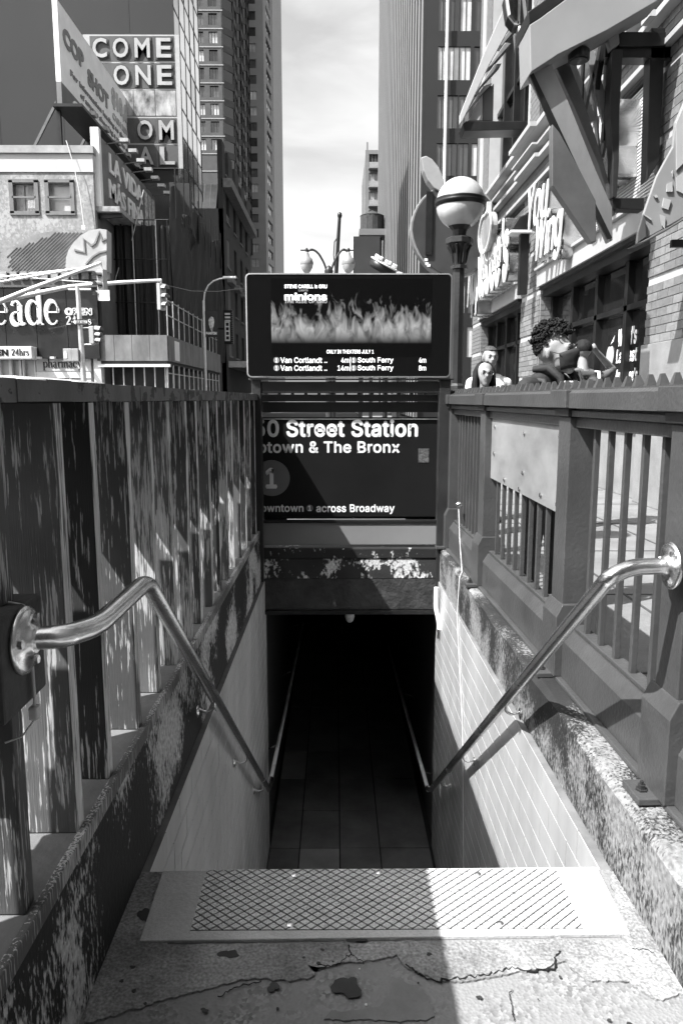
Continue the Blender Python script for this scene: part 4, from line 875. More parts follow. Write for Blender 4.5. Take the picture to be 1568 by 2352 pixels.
# sidewalk shed with boarded fascia
S_=thing('sidewalk_shed','sidewalk shed with a grey boarded parapet on steel posts around the corner','scaffold shed')
mt_bd=mat('shed board',.16,.6,var=.45,vs_=1.3,stretch=(1,1,.5)); zc0,zc1=3.16,4.36; xe=-8.0
for k in range(4): MB().box(-11.35+k*.84+.01,-11.35+(k+1)*.84-.01,35.9,36.0,zc0,zc1).build('fascia_board',mt_bd,S_)
for k in range(12): MB().box(xe-.05,xe+.05,36.0+k*1.33+.01,36.0+(k+1)*1.33-.01,zc0,zc1).build('fascia_board',mt_bd,S_)
MB().box(-11.3,xe-.06,36.02,52,zc0-.15,zc0+.1).build('deck',mat('deck underside',.05,.8,var=.3),S_)
MB().box(-11.3,xe+.1,35.88,36.15,zc0-.28,zc0-.152).build('deck_beam',mt_white,S_)
c=ay(420,832,37); MB().box(xe+.052,xe+.06,37.3,38.4,3.25,4.2).build('notice',mt_white,S_)
for k in range(13):
    y=36.2+k*1.31; MB().tube([(xe-.1,y,0),(xe-.1,y,zc0-.15)],.05,8).build('post',mt_pole,S_)
    if k<12: MB().tube([(xe-.02,y,zc1),(xe-.02,y,6.1)],.03,6).build('guard_post',mt_pole,S_)
for k in range(7): MB().tube([(-11.2+k*.5,36.2,0),(-11.2+k*.5,36.2,zc0-.15)],.035,6).build('post',mt_pole,S_)
for z in (1.15,2.6): MB().tube([(xe-.1,36.2,z),(xe-.1,52,z)],.03,6).build('rail',mt_pole,S_)
for z in (5.3,6.0): MB().tube([(xe-.02,36.1,z),(xe-.02,51,z)],.03,6).build('guard_rail',mt_pole,S_)
MB().box(-12.4,xe-.9,37.3,52,0,zc0).build('shop_wall',mat('dim shopfront',.03,.5,var=.8,vs_=1),S_)
# ================================================================ RIGHT SIDE
# ---- striped dark tower
T=thing('striped_tower','very tall tower with close pale vertical fins and a dark windowed front','building')
Y=55; X=ay(975,300,Y).x; xr=ay(1100,300,Y).x+6
cols=[(ay(1003,300,Y).x,ay(1021,300,Y).x),(ay(1026,300,Y).x,ay(1050,300,Y).x),(ay(1052,300,Y).x,ay(1076,300,Y).x),(ay(1084,300,Y).x,ay(1110,300,Y).x)]
mt_tw=mat('tower black granite',.010,.6,var=.2,vs_=.3)
facade(T,X,xr,0,45,FY(Y),cols,[(4.4+3.13*k,6.55+3.13*k) for k in range(12)],mt_tw,[mt_pane[2],mt_pane[4],mt_pane[3]],.15,1,fm=mt_black)
MB().box(X+.05,xr,Y+.2,112,0,60).build('core',mt_tw,T)
xx=ay(1022,300,Y-.3).x; MB().tube([(xx,Y-.35,12),(xx,Y-.35,45)],.11,8).build('downpipe',mt_white,T)
mt_fin=mat('pale fin',.22,.5,var=.12,vs_=.5); fm_=MB().box(-.30,-.26,.0,.85,0,60).mesh('fin',mt_fin); fb_=MB().box(-.259,0,.002,.848,0,60).mesh('fin_body',mat('shaded fin flank',.012,.5,var=.2))  # fin flanks coloured near black to carry their shade
for k in range(27): put('fin_body',fb_,put('fin',fm_,T,(X+.04,Y+.02+k*2.1,0)))
for k in range(27):
    for j in range(4): MB().box(X-.12,X+.04,Y+1.1+k*2.1,Y+2.05+k*2.1,8+j*13,15+j*13).build('spandrel_strip',mat('bronze strip',.04,.4,var=.3),T)
# ---- far balcony block, water tank, dark sign box
Y=125; x0,x1=px(838,905,Y); zt_=pz(343,Y); T=thing('balcony_block','distant apartment block with balconies behind the water tank','building')
mt_far=mat('far grey wall',.17,.8,var=.15,vs_=.3)
fl=(pz(343,Y)-pz(375,Y)); facade(T,x0,x1,0,zt_,FY(Y),[(px(846,846,Y)[0],px(868,868,Y)[0])],[(zt_-1.8-k*2.85-.9,zt_-.6-k*2.85) for k in range(8,-1,-1)],mt_far,mt_pane,.3,2,fm=mt_far)
MB().box(x0+.1,x1,Y+.35,Y+20,0,zt_).build('core',mt_far,T)
for k in range(9): MB().box(px(845,845,Y)[0],x1,Y-1.0,Y-.02,zt_-3.0-k*2.85,zt_-2.85-k*2.85).build('balcony_slab',mt_ct,T); MB().box(px(846,846,Y)[0],x1,Y-1.0,Y-.95,zt_-2.84-k*2.85,zt_-2.1-k*2.85).build('balcony_rail',mat('balcony glass',.3,.3,var=.2),T)
MB().bar((x0+.3,Y+.2,zt_),(x0+.3,Y+.2,zt_+1.2),.25,.25).build('chimney',mt_far,T)
Y=95; T=thing('water_tank','dark wooden rooftop water tank with a conical lid','water tank'); c=ay(854,515,Y); r=.62*2.2
b=MB(); 
for k in range(14):
    a=k*2*math.pi/14; MB().box(-.3,.3,-.06,.06,0,pz(495,Y)-pz(530,Y)).build('stave',mat('tank stave',.05,.8,var=.4,vs_=3),T).matrix_basis=Matrix.Translation((c.x+r*math.cos(a),Y+r*math.sin(a),pz(530,Y)))@Matrix.Rotation(a+math.pi/2,4,'Z')
MB().lathe([(r*1.1,pz(496,Y)),(0,pz(482,Y))],(c.x,Y,0),14,smooth=False).build('conical_lid',mat('tank lid',.04,.7,var=.3),T)
for k in range(4): MB().lathe([(r*1.05,0),(r*1.05,.06)],(c.x,Y,pz(527-k*8,Y)),14).build('hoop',mt_black,T)
for s_ in (-1,1): MB().bar((c.x+s_*r*.8,Y,0),(c.x+s_*r*.8,Y,pz(530,Y)),.2,.2).build('leg',mt_black,T)
MB().box(c.x-1.6,c.x+1.6,Y-1.6,Y+1.6,pz(540,Y)-.25,pz(530,Y)-.05).build('platform',mat('far grey wall',.17),T)
Y=52; x0,x1=px(811,872,Y); T=thing('dark_sign_box','plain black back of a large sign box above the screen','sign box'); MB().box(x0,x1,Y,Y+1.2,pz(660,Y),pz(542,Y)).build('box',mat('sign box black',.025,.6,var=.2,vs_=.6),T); MB().box(x0-.15,x0,Y-.05,Y+1.25,pz(660,Y),pz(543,Y)).build('edge_strip',mt_white,T)
for s_ in (.3,.7): MB().bar((x0+(x1-x0)*s_,Y+.6,0),(x0+(x1-x0)*s_,Y+.6,pz(660,Y)),.25,.25).build('post',mt_black,T)
# ---- unseen block added behind the viewpoint only to shut off open sky and fill reflections
for x0,x1,y0,y1,h in ((-14,16,-34,-16,42),):
    o=MB().box(x0,x1,y0,y1,-.1,h).build('unseen_sky_block',mat('unseen block wall',.16,.8,var=.3,vs_=.4)); tag(o,kind='structure')
# ---- brick restaurant building on the right
XA=4.0; FA=FX(XA)
A=thing('restaurant_building','brick restaurant building with piers, white bands and large dark windows on the sunny pavement','building')
mt_core=mat('building interior dark',.02,.7,var=.3)
MB().box(XA+.45,14,-14,22.2,0,20).build('core',mt_core,A)
mt_gran=mat('speckled granite',.22,.6,var=.2,vs_=3,bump=.1,bs=60,fine=.45); mt_crm=mat('cream stone',.36,.7,var=.12,vs_=1.2)
brick_me=MB().box(-.020,.008,.006,.294,.005,.099).mesh('brick',mt_brick); nb=[0]
mt_brick2=mat('sunlit brick pale',.2,.85,var=.2,vs_=9,bump=.3,bs=30); brick_me2=MB().box(-.020,.008,.006,.294,.005,.099).mesh('brick',mt_brick2)
restb=MB()
def brickface(y0,y1,z0,z1,x0=XA,single=True,groove=8):
    r=0; z=z0
    while z<z1-.05:
        if groove and r%groove==groove-1: r+=1; z+=.104; continue
        y=y0-(.15 if r%2 else 0)
        while y<y1-.01:
            a,b=max(y,y0),min(y+.3,y1)
            if b-a>.05:
                if b-a>.299 and nb[0]<300 and single:
                    put('brick',brick_me if random.random()<.65 else brick_me2,A,(x0+random.uniform(-.002,.002),a,z)); nb[0]+=1
                else: restb.box(x0-.020,x0+.008,a+.006,b-.006,z+.005,z+.099)
            y+=.3
        z+=.104; r+=1
def pier(y0,y1,z0,z1,single=True):
    MB().box(XA,XA+.45,y0,y1,z0,z1).build('pier',mt_mortar,A); brickface(y0,y1,z0,z1,XA,single)
    z=z0; r=0      # return face towards the viewer
    while z<z1-.05:
        if r%8!=7:
            for a,b in (((XA,XA+.2),(XA+.2,XA+.44)) if r%2 else ((XA,XA+.1),(XA+.1,XA+.4))): restb.box(a+.005,b-.005,y0-.016,y0+.004,z+.005,z+.099)
        z+=.104; r+=1
pier(8.1,9.78,2.05,6.0); pier(14.95,16.42,1.0,5.45)
pier(21.0,22.2,1.0,5.45,False)
for y0,y1 in ((8.1,9.78),(14.95,16.42),(21.0,22.2)): pass
MB().box(XA-.05,XA+.5,8.0,9.80,0,2.045).build('granite_base',mt_gran,A,bevel=.01)
for y0,y1 in ((14.85,16.5),(20.95,22.25)): MB().box(XA-.04,XA+.5,y0,y1,0,.995).build('granite_base',mt_gran,A,bevel=.01)
for y0,y1 in ((9.8,14.84),(16.52,20.93)):
    MB().box(XA+.05,XA+.45,y0,y1,0,.95).build('bulkhead',mt_gran,A,bevel=.01); MB().box(XA-.02,XA+.45,y0,y1,.952,1.03).build('window_sill',mt_crm,A,bevel=.01)
    n=4; step=(y1-y0)/n
    for k in range(n): MB().box(XA+.30,XA+.33,y0+k*step+.06,y0+(k+1)*step-.06,1.03,3.3).build('window_pane',mt_glass,A)
    fr=MB()
    for k in range(n+1): fr.box(XA+.2,XA+.36,y0+k*step-.06,y0+k*step+.06,1.03,3.32)
    fr.box(XA+.2,XA+.36,y0,y1,2.62,2.70); fr.box(XA+.2,XA+.36,y0,y1,1.03,1.12); fr.build('window_frame',mt_black,A)
    MB().box(XA+.02,XA+.45,y0,y1,3.32,3.50).build('lintel',mt_black,A); MB().box(XA-.06,XA+.2,y0,y1,3.44,3.50).build('drip_strip',mt_black,A)
    MB().box(XA-.10,XA+.3,y0-.05,y1+.05,3.502,3.81).build('white_band',mt_crm,A,bevel=.006)
    MB().box(XA-.16,XA+.3,y0-.05,y1+.05,3.812,3.86).build('band_cap',mt_crm,A,bevel=.004)
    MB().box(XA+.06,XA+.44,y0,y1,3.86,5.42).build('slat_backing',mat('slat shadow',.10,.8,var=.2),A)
    sl_=MB(); z=3.87
    while z<5.40: sl_.box(XA+.02,XA+.06,y0+.02,y1-.02,z,z+.024); z+=.043
    o=sl_.build('slats',mat('slat metal',.60,.5,var=.1),A); o['kind']='stuff'
    MB().box(XA-.02,XA+.45,y0,y1,5.42,5.46).build('panel_trim',mt_black,A)
# brick course and the stepped cornice
MB().box(XA,XA+.45,7,22.2,5.46,6.0).build('upper_wall',mt_mortar,A); brickface(9.8,22.2,5.46,5.98,XA,False,0)
for z0,z1,pj,m_ in ((5.50,5.57,.12,mt_crm),(5.90,5.98,.16,mt_crm),(5.985,6.12,.05,mt_crm),(6.12,6.17,.20,mt_crm),(6.175,6.42,.03,mt_mortar),(6.425,6.52,.24,mt_crm)):
    MB().box(XA-pj,XA+.4,5,22.2+pj,z0,z1).build('cornice_moulding',m_,A,bevel=.006)
for y0,y1 in ((14.8,16.55),(20.9,22.3),(9.6,9.95)):
    MB().box(XA-.36,XA,y0,y1,6.43,6.515).build('corbel',mt_crm,A); MB().box(XA-.30,XA,y0+.05,y1-.05,6.125,6.16).build('corbel',mt_crm,A); MB().box(XA-.24,XA,y0+.05,y1-.05,5.905,5.975).build('corbel',mt_crm,A)
# upper storey: piers, dark bays with glazing bars
for y0,y1,w_ in ((14.6,16.3,mt_crm),(20.6,22.2,mt_mortar),(5,9.0,mt_mortar)):
    MB().box(XA+.02,XA+.45,y0,y1,6.53,20).build('upper_pier',w_,A); 
    brickface(y0,y1,6.55,15,XA+.02,False,0)
MB().box(XA-.02,XA+.45,21.3,21.75,6.53,20).build('stone_strip',mt_crm,A); MB().box(XA-.01,XA+.45,16.3,16.42,6.53,20).build('stone_strip',mt_crm,A)
MB().box(XA+.34,XA+.44,9.0,14.6,6.53,18).build('window_pane',mt_glass,A)
for k in range(6): MB().box(XA+.15,XA+.36,9.0+k*1.1,9.1+k*1.1,6.53,18).build('window_frame',mt_black,A)
for k in range(4):
    y0=16.42+k*1.05; MB().box(XA+.3,XA+.33,y0+.05,y0+1.0,6.53,18).build('window_pane',mt_glass,A); MB().box(XA+.15,XA+.36,y0-.05,y0+.05,6.53,18).build('window_frame',mt_black,A)
for k in range(5): MB().box(XA+.2,XA+.36,16.42,20.6,8.6+k*2.1,8.7+k*2.1).build('window_transom',mt_black,A)
for k in range(3): MB().bar((XA+.24,16.6+k,9),(XA+.24,18.6+k,13),.06,.06).build('window_brace',mat('brace',.1,.5,var=.1),A)
o=restb.build('bricks',mt_brick,A); o['kind']='stuff'
def apple(cx,cz,rx,rz,n=36):
    P=[]
    for i in range(n):
        t=2*math.pi*i/n; r=1-.16*math.exp(-((t-math.pi/2)/.35)**2)+.05*abs(math.cos(t)); P.append((cx+rx*r*math.cos(t)*(1-.12*(math.sin(t)<0)*abs(math.sin(t))),cz+rz*r*math.sin(t)))
    return P
# window lettering
W_=thing('window_lettering','white hand lettering and apple outline painted on the restaurant window glass','lettering')
FG=FX(XA+.295)
for s_,y0,y1,z0,z1 in (("World's",11.5,10.8,2.14,2.40),("Largest",11.55,10.75,1.84,2.10),("Applebee's",11.55,10.7,1.55,1.80)): text(s_,'lettering',(-y0,z0,-y1,z1),FG,mt_sign,W_,.006,.02,shear=.15)
outline(apple(-11.82,2.02,.15,.17),FG,0,.004).build('apple_shape',mat('apple decal',.4,.5,var=.1),W_); outline([(-11.82,2.20),(-11.74,2.26),(-11.66,2.33),(-11.70,2.24)],FG,0,.004).build('leaf_shape',mt_sign,W_)
# ---- neon channel letters
mt_chan=mat('polished channel letter',.5,.18,metal=.9,var=.25,vs_=4); mt_face=mat('letter face',.7,.3,var=.1)
S1=thing('restaurant_sign','long row of polished channel letters on the slatted panel beside the globe lamp','sign')
def chan(s_,u0,v0,u1,v1,par,X=XA+.02,dep=.42,bold=.015,shear=.12):
    text(s_,'letter_returns',(u0,v0,u1,v1),FX(X),mt_chan,par,dep,bold,1.,shear); text(s_,'letter_faces',(u0,v0,u1,v1),FX(X-dep*1.16-.004),mt_face,par,.02,bold+.012,1.,shear)
chan("Applebee's",-20.5,3.45,-15.75,5.12,S1)
ap=thing('apple_emblem','small pale apple shaped emblem hanging above the channel letters','sign')
outline(apple(-17.6,5.12,.66,.42),FX(3.40),-.14,0).build('apple_body',mat('apple enamel',.30,.25,var=.15,vs_=3,coat=.4),ap,bevel=.02)
pts=apple(-17.6,5.12,.68,.44); stroke(MB(),pts+[pts[0]],.05,FX(3.39),0,.03).build('rim',mt_face,ap); outline([(-17.61,5.45),(-17.55,5.75),(-17.47,5.75),(-17.53,5.45)],FX(3.40),-.1,0).build('stem',mt_face,ap)
MB().bar((3.5,17.6,5.2),(4.02,17.6,5.3),.1,.1).build('bracket',mt_black,ap)
S2=thing('restaurant_sign','second channel letter sign half hidden behind the big metal blades','sign')
chan('You',-14.8,4.5,-13.4,5.3,S2,shear=.25,dep=.3,bold=.0); chan('Wing',-14.1,3.65,-12.5,4.6,S2,shear=.25,dep=.3,bold=.0); chan('BAR',-11.5,4.3,-10.4,5.3,S2)
# ---- big round projecting sign with a leaf
RD=thing('round_projecting_sign','big dark apple shaped projecting sign with a pale leaf behind the globe lamp','sign')
Y=19; c=ay(1046,528,Y); pts=apple(c.x,c.z,1.06,1.12)
outline(pts,FY(Y),-.42,-.05).build('drum',mat('sign drum',.20,.4,var=.15),RD,bevel=.02); outline([(c.x+(x-c.x)*.95,c.z+(z-c.z)*.95) for x,z in pts],FY(Y),-.06,0).build('back_face',mat('sign back',.035,.5,var=.25,vs_=1),RD)
a,b=ay(976,585,Y),ay(993,440,Y); MB().box(a.x,b.x,Y-.06,Y-.005,a.z,b.z).build('access_slot',mt_black,RD)
lf=[(966,362),(978,358),(992,366),(1008,386),(1018,412),(1020,436),(1010,440),(996,432),(982,415),(972,392)]
P=[ay(x,y,Y) for x,y in lf]; MB().prism([(p.x,Y-.05,p.z) for p in P],(0,.4,0)).build('leaf',mat('leaf paint',.30,.4,var=.1),RD,bevel=.02)
MB().bar((c.x,Y+.2,c.z+.2),(4.1,Y+.2,c.z+.2),.2,.2).build('bracket',mt_black,RD)
for x,y in ((978,596),(980,605),(984,609)): p=ay(x,y,Y-.01); MB().box(p.x-.04,p.x+.04,Y-.02,Y-.002,p.z-.03,p.z+.03).build('sticker',mt_white,RD)
# ---- gooseneck lamp on the pier
GL=thing('wall_lamp','black box lamp on an arm at the brick pier between the two signs','lamp')
p=ay(1197,520,15.2); MB().prism([(p.x-.25,15.0,p.z-.10),(p.x+.2,15.0,p.z-.10),(p.x+.2,15.0,p.z+.12),(p.x+.05,15.0,p.z+.20),(p.x-.1,15.0,p.z+.14)],(0,.35,0)).build('lamp_head',mt_black,GL,bevel=.02); MB().box(p.x-.25,p.x+.2,14.98,15.37,p.z-.15,p.z-.105).build('lens',mt_white,GL)
MB().bar((p.x+.1,15.2,p.z+.16),(XA+.02,15.2,p.z+.3),.12,.16).build('arm',mt_black,GL); MB().box(p.x-.03,p.x+.14,15.1,15.25,p.z-1.3,p.z-.15).build('downpipe',mt_black,GL)
# ---- glazed canopy upstairs
CN=thing('upper_canopy','sloping metal canopy with a white edge on the upper storey of the brick building','canopy')
def poly(par,name,pix,Y,th,m,bev=.01): P=[ay(x,y,Y) for x,y in pix]; return MB().prism([(p.x,Y,p.z) for p in P],(0,th,0)).build(name,m,par,bevel=bev)
poly(CN,'white_edge',[(1056,262),(1056,282),(1062,276),(1122,150),(1170,62),(1186,30),(1176,-12),(1160,10),(1112,118)],17,.12,mt_crm)
mt_cn=mat('canopy metal',.22,.45,var=.2,vs_=2)
for k in range(4): poly(CN,'sloping_panel',[(1068+k*26,262-k*54),(1086+k*22,236-k*44),(1130+k*22,190-k*46),(1110+k*25,196-k*50)],17.2+k*.06,.3,mt_cn)
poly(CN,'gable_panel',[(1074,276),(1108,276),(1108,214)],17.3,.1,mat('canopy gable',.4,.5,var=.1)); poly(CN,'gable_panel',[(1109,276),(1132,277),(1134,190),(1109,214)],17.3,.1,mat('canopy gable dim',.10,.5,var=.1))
poly(CN,'soffit_beam',[(1062,284),(1070,277),(1212,277),(1212,296),(1066,300)],17.1,.5,mt_black)
CH_=thing('curved_chrome_plate','pair of curved polished plates hanging at the top of the picture','sign')
for pts,Y in (([(1158,-20),(1166,35),(1180,52),(1194,56),(1196,-20)],14.5),([(1188,56),(1192,85),(1202,112),(1212,120),(1214,60),(1205,54)],14.2)):
    P=[ay(x,y,Y) for x,y in pts]; MB().prism([(p.x,Y,p.z) for p in P],(.05,.5,.05)).build('chrome_plate',mat('chrome',.7,.08,metal=1,var=.5,vs_=3),CH_,bevel=.05)
MB().bar((3.5,14.6,8.9),(4.4,14.6,9.0),.1,.1).build('bracket',mt_black,CH_)
# ---- sculptural metal blade sign
BL=thing('blade_sculpture','big angular metal blades on a black steel frame projecting from the brick building','sculpture')
def c7(x,y): return (1160+x*.26,y*.26)
def bp(name,pix,Y,th,m,bev=.008): return poly(BL,name,[c7(*q) for q in pix],Y,th,m,bev)
mt_bl=mat('brushed blade metal',.30,.32,metal=.45,var=.35,vs_=1.1,stretch=(1,1,.4)); mt_bl2=mat('blade metal dark',.13,.35,metal=.4,var=.3,vs_=1.3); mt_blg=mat('beam grey',.24,.5,var=.1,vs_=1)
bp('top_beam',[(215,215),(310,155),(560,-30),(1420,-60),(1330,10),(900,262),(470,475),(225,635)],9.0,.5,mt_blg)
bp('beam_cap',[(200,100),(210,210),(310,150),(560,-40),(420,-60),(300,30)],9.05,.6,mt_black)
bp('blade',[(415,1090),(475,1160),(640,1460),(800,1770),(805,2130),(760,2140),(600,1900),(430,1650),(415,1640)],8.85,.14,mt_bl2)
bp('blade',[(225,640),(410,565),(560,900),(800,1500),(945,1830),(950,2120),(925,2130),(780,1790),(560,1330),(420,1010)],9.15,.16,mt_bl)
bp('blade',[(430,550),(545,500),(700,900),(860,1400),(980,1850),(965,1900),(820,1440),(640,1010)],9.5,.16,mt_bl2)
bp('blade_edge',[(212,645),(245,632),(420,1000),(780,1760),(945,2100),(905,2110),(740,1800),(400,1100)],9.1,.03,mt_black,0)
bp('vertical_blade',[(945,430),(1040,430),(1010,1000),(1005,1420),(985,1740),(945,1740),(950,1400),(920,1000)],9.4,.18,mat('dark blade',.035,.4,metal=.4,var=.3))
for a,b,wd in (((610,560),(655,930),10),((690,520),(670,970),12),((850,290),(690,1030),22),((880,280),(800,800),40),((760,620),(830,1420),16),((1010,440),(850,1400),20),((720,380),(900,1100),46),((900,480),(870,1250),30),((560,540),(760,1080),60)):
    p,q=ay(*c7(*a),9.7),ay(*c7(*b),9.7); MB().bar(p,q,wd*.26/1700*9.7,.10).build('strut',random.choice([mt_black,mt_bl2,mat('strut light',.35,.4,metal=.4,var=.2)]),BL)
for k,(a,b) in enumerate((((760,440),(800,540)),((910,460),(1005,470)),((870,1010),(905,1080)),((915,480),(940,790)))):
    bp('white_plate',[a,(b[0],a[1]+10),b,(a[0],b[1]-10)],9.8,.03,mt_crm)
bp('steel_post',[(1290,240),(1415,240),(1400,600),(1360,1420),(1250,1600),(1270,900)],9.5,.2,mt_black); bp('steel_beam',[(1005,275),(1420,275),(1420,400),(1005,405)],9.45,.2,mt_black); bp('steel_beam',[(1400,410),(1640,415),(1640,530),(1400,530)],9.5,.2,mt_black); bp('steel_beam',[(945,1745),(1225,1745),(1230,1850),(945,1840)],9.45,.2,mt_black)
bp('gusset_plate',[(890,260),(1000,220),(1010,380),(930,440)],9.4,.1,mt_blg)
p=ay(*c7(650,490),9.2); MB().lathe([(.12,0),(.12,.10),(.10,.12)],(p.x,9.2,p.z-.05),16).build('flood_lamp',mt_black,BL); MB().lathe([(.10,0),(.10,.012),(0,.013)],(p.x,9.2,p.z-.062),16).build('lamp_lens',mt_pane[2],BL)
MB().bar((3.2,9.6,ay(*c7(1350,460),9.6).z),(XA+.5,9.6,ay(*c7(1350,460),9.6).z),.2,.2).build('wall_bracket',mt_black,BL)
# ---- perforated pale canopy panel on the far right edge
PC=thing('perforated_panel','grey perforated metal canopy panel with irregular cutouts near the top right corner','canopy')
mt_pp=mat('perforated sheet',.24,.5,var=.12,vs_=2)
poly(PC,'sheet',[c7(*q) for q in [(1165,2150),(1172,2050),(1215,1900),(1335,1555),(1480,1290),(1500,1080),(1640,760),(1640,1880),(1400,2020)]],8.3,.05,mt_pp)
poly(PC,'folded_edge',[c7(*q) for q in [(1160,2152),(1172,2040),(1215,1890),(1240,1930),(1250,2090)]],8.25,.05,mt_bl2)
for q in ([(1430,1620),(1475,1600),(1480,1690),(1425,1690)],[(1400,1745),(1465,1765),(1440,1850),(1385,1830)],[(1365,1890),(1415,1910),(1410,2020),(1385,1990)],[(1470,1520),(1480,1500),(1482,1560)],[(1310,1725),(1335,1715),(1350,1735),(1330,1745)],[(1510,1560),(1600,1500),(1600,1720),(1515,1680)],[(1510,1090),(1590,900),(1590,1420),(1512,1500)],[(1215,1890),(1225,1886),(1292,1930),(1288,1942)]):
    poly(PC,'cutout',[c7(*p) for p in q],8.28,.015,mt_crm,0)
poly(PC,'bottom_flange',[c7(*q) for q in [(1165,2150),(1400,2030),(1640,1890),(1640,1905),(1400,2050),(1230,2140)]],8.2,.3,mt_bl2)
MB().bar((ay(1550,555,8.4).x,8.5,ay(1550,555,8.4).z),(XA,8.5,ay(1550,555,8.4).z),.06,.08).build('support_arm',mt_black,PC)
# ================================================================ STREET FURNITURE
mt_galv=mat('galvanised mast',.6,.35,metal=.35,var=.15,vs_=4); mt_sig=mat('signal housing',.33,.5,var=.15)
def signal(par,x,y,z,rz=0,h=1.05):
    hd=MB(); hd.box(-.17,.17,-.1,.1,0,h); o=hd.build('signal_head',mt_sig,par,bevel=.02); o.location=(x,y,z); o.rotation_euler=(0,0,rz)
    for k in range(3):
        v=MB(); n=10; rr=.14
        for s_ in range(n): 
            a0,a1=math.pi*s_/n,math.pi*(s_+1)/n; v.quad((rr*math.cos(a0),-.1,rr*math.sin(a0)*1),(rr*math.cos(a1),-.1,rr*math.sin(a1)),(rr*math.cos(a1),-.34,rr*math.sin(a1)-.03),(rr*math.cos(a0),-.34,rr*math.sin(a0)-.03))
        q=v.build('visor',mt_sig,o); q.location=(0,0,h*(.18+.32*k)); MB().lathe([(.12,-.105),(0,-.108)],(0,0,h*(.18+.32*k)),14,axis='y').build('lens',mt_glass,o)
    return o
T=thing('traffic_mast','long traffic signal mast arm with one hanging signal over the street at the corner','traffic light')
Y=27.; a,b=ay(-120,742,Y),ay(232,603,Y); MB().tube([a,a.lerp(b,.5)+Vector((0,0,.05)),b],[.11,.09,.06],10).build('mast_arm',mt_galv,T)
a2,b2=ay(-120,668,Y),ay(168,618,Y); MB().tube([a2,b2],.045,8).build('stay_rod',mt_galv,T); a3,b3=ay(-120,650,Y),ay(215,612,Y); MB().tube([a3,b3],.03,8).build('stay_rod',mt_galv,T)
p=ay(237,690,Y); signal(T,p.x,Y,p.z,R(-35)); MB().tube([(b.x,Y,b.z),(p.x,Y,p.z+1.05)],.03,6).build('hanger',mt_galv,T)
q=ay(237,690,Y); MB().box(q.x-.05,q.x+.32,Y-.3,Y-.28,q.z-.04,q.z+.32).build('backing_plate',mt_white,T)
MB().tube([(a.x,Y,0),(a.x,Y,a.z+1.2)],.13,10).build('pole',mt_galv,T)
T=thing('traffic_mast','second traffic signal mast arm reaching across the draped scaffold','traffic light')
Y=31.; P=[ay(-120,716,Y),ay(60,678,Y),ay(160,658,Y),ay(280,648,Y),ay(371,643,Y)]; MB().tube(P,[.12,.1,.09,.08,.06],10).build('mast_arm',mt_galv,T)
P=[ay(180,645,Y),ay(371,655,Y)]; P=[ay(-120,622,Y),ay(100,640,Y),ay(230,650,Y)]; MB().tube(P,.025,6).build('stay_cable',mt_galv,T)
p=ay(372,712,Y); signal(T,p.x,Y,p.z,R(55)); MB().tube([ay(370,643,Y),(p.x,Y,p.z+1.05)],.03,6).build('hanger',mt_galv,T); MB().tube([(P[0].x,Y,0),(P[0].x,Y,P[0].z+.5)],.13,10).build('pole',mt_galv,T)
T=thing('signal_pole','pale street pole with one way sign and pedestrian signal by the pharmacy','traffic light')
Y=29.; a=ay(178,655,Y); MB().tube([(a.x+.08,Y,0),(a.x,Y,a.z)],[.12,.085],10).build('pole',mt_galv,T); MB().tube([(a.x-.35,Y,a.z-.15),(a.x+.5,Y,a.z-.15)],.05,6).build('cross_arm',mt_galv,T)
p=ay(216,790,Y); signal(T,p.x,Y,p.z,R(75),.66)
for yy in (753,791): q=ay(182,yy,Y); MB().tube([(q.x,Y,q.z),(p.x,Y,q.z)],.03,6).build('bracket',mt_galv,T)
q0,q1=ay(150,830,Y),ay(168,801,Y); MB().box(q0.x,q1.x,Y-.2,Y-.02,q0.z,q1.z).build('pedestrian_signal',mt_sig,T,bevel=.02); q0,q1=ay(169,830,Y),ay(183,801,Y); MB().box(q0.x,q1.x,Y-.2,Y-.02,q0.z,q1.z).build('countdown_box',mt_sig,T,bevel=.02)
h_=ay(155,815,Y); MB().box(h_.x-.07,h_.x+.05,Y-.215,Y-.201,h_.z-.14,h_.z+.06).build('hand_symbol',mt_white,T)
for k in range(4): MB().box(h_.x-.07+k*.032,h_.x-.05+k*.032,Y-.215,Y-.201,h_.z+.06,h_.z+.15-abs(k-1.5)*.02).build('hand_finger',mt_white,T)
q0,q1=ay(169,746,Y),ay(205,734,Y); MB().box(q0.x,q1.x,Y-.16,Y-.14,q0.z,q1.z).build('one_way_plate',mt_black,T)
MB().prism([(q0.x+.02,Y-.165,(q0.z+q1.z)/2),(q0.x+.13,Y-.165,q1.z-.01),(q0.x+.13,Y-.165,q1.z-.05),(q1.x-.03,Y-.165,q1.z-.05),(q1.x-.03,Y-.165,q0.z+.05),(q0.x+.13,Y-.165,q0.z+.05),(q0.x+.13,Y-.165,q0.z+.01)],(0,.004,0)).build('arrow',mt_white,T); text('ONE WAY','lettering',(q0.x+.15,q0.z+.065,q1.x-.06,q1.z-.065),FY(Y-.166),mt_blk2,T,.003,.02)
T=thing('street_light','tall curved street light standing at the shed beside the avenue','street lamp')
Y=41.; p=ay(468,720,Y); MB().tube([(p.x,Y,0),(p.x,Y,ay(468,690,Y).z)],[.09,.07],8).build('pole',mt_galv,T)
P=[ay(x,y,Y) for x,y in ((468,690),(470,672),(478,655),(490,645),(505,640),(522,638))]; MB().tube(P,.045,8).build('arm',mt_galv,T); e=ay(527,637,Y); MB().box(e.x-.35,e.x+.35,Y-.12,Y+.12,e.z-.06,e.z+.06).build('lamp_head',mt_white,T,bevel=.03)
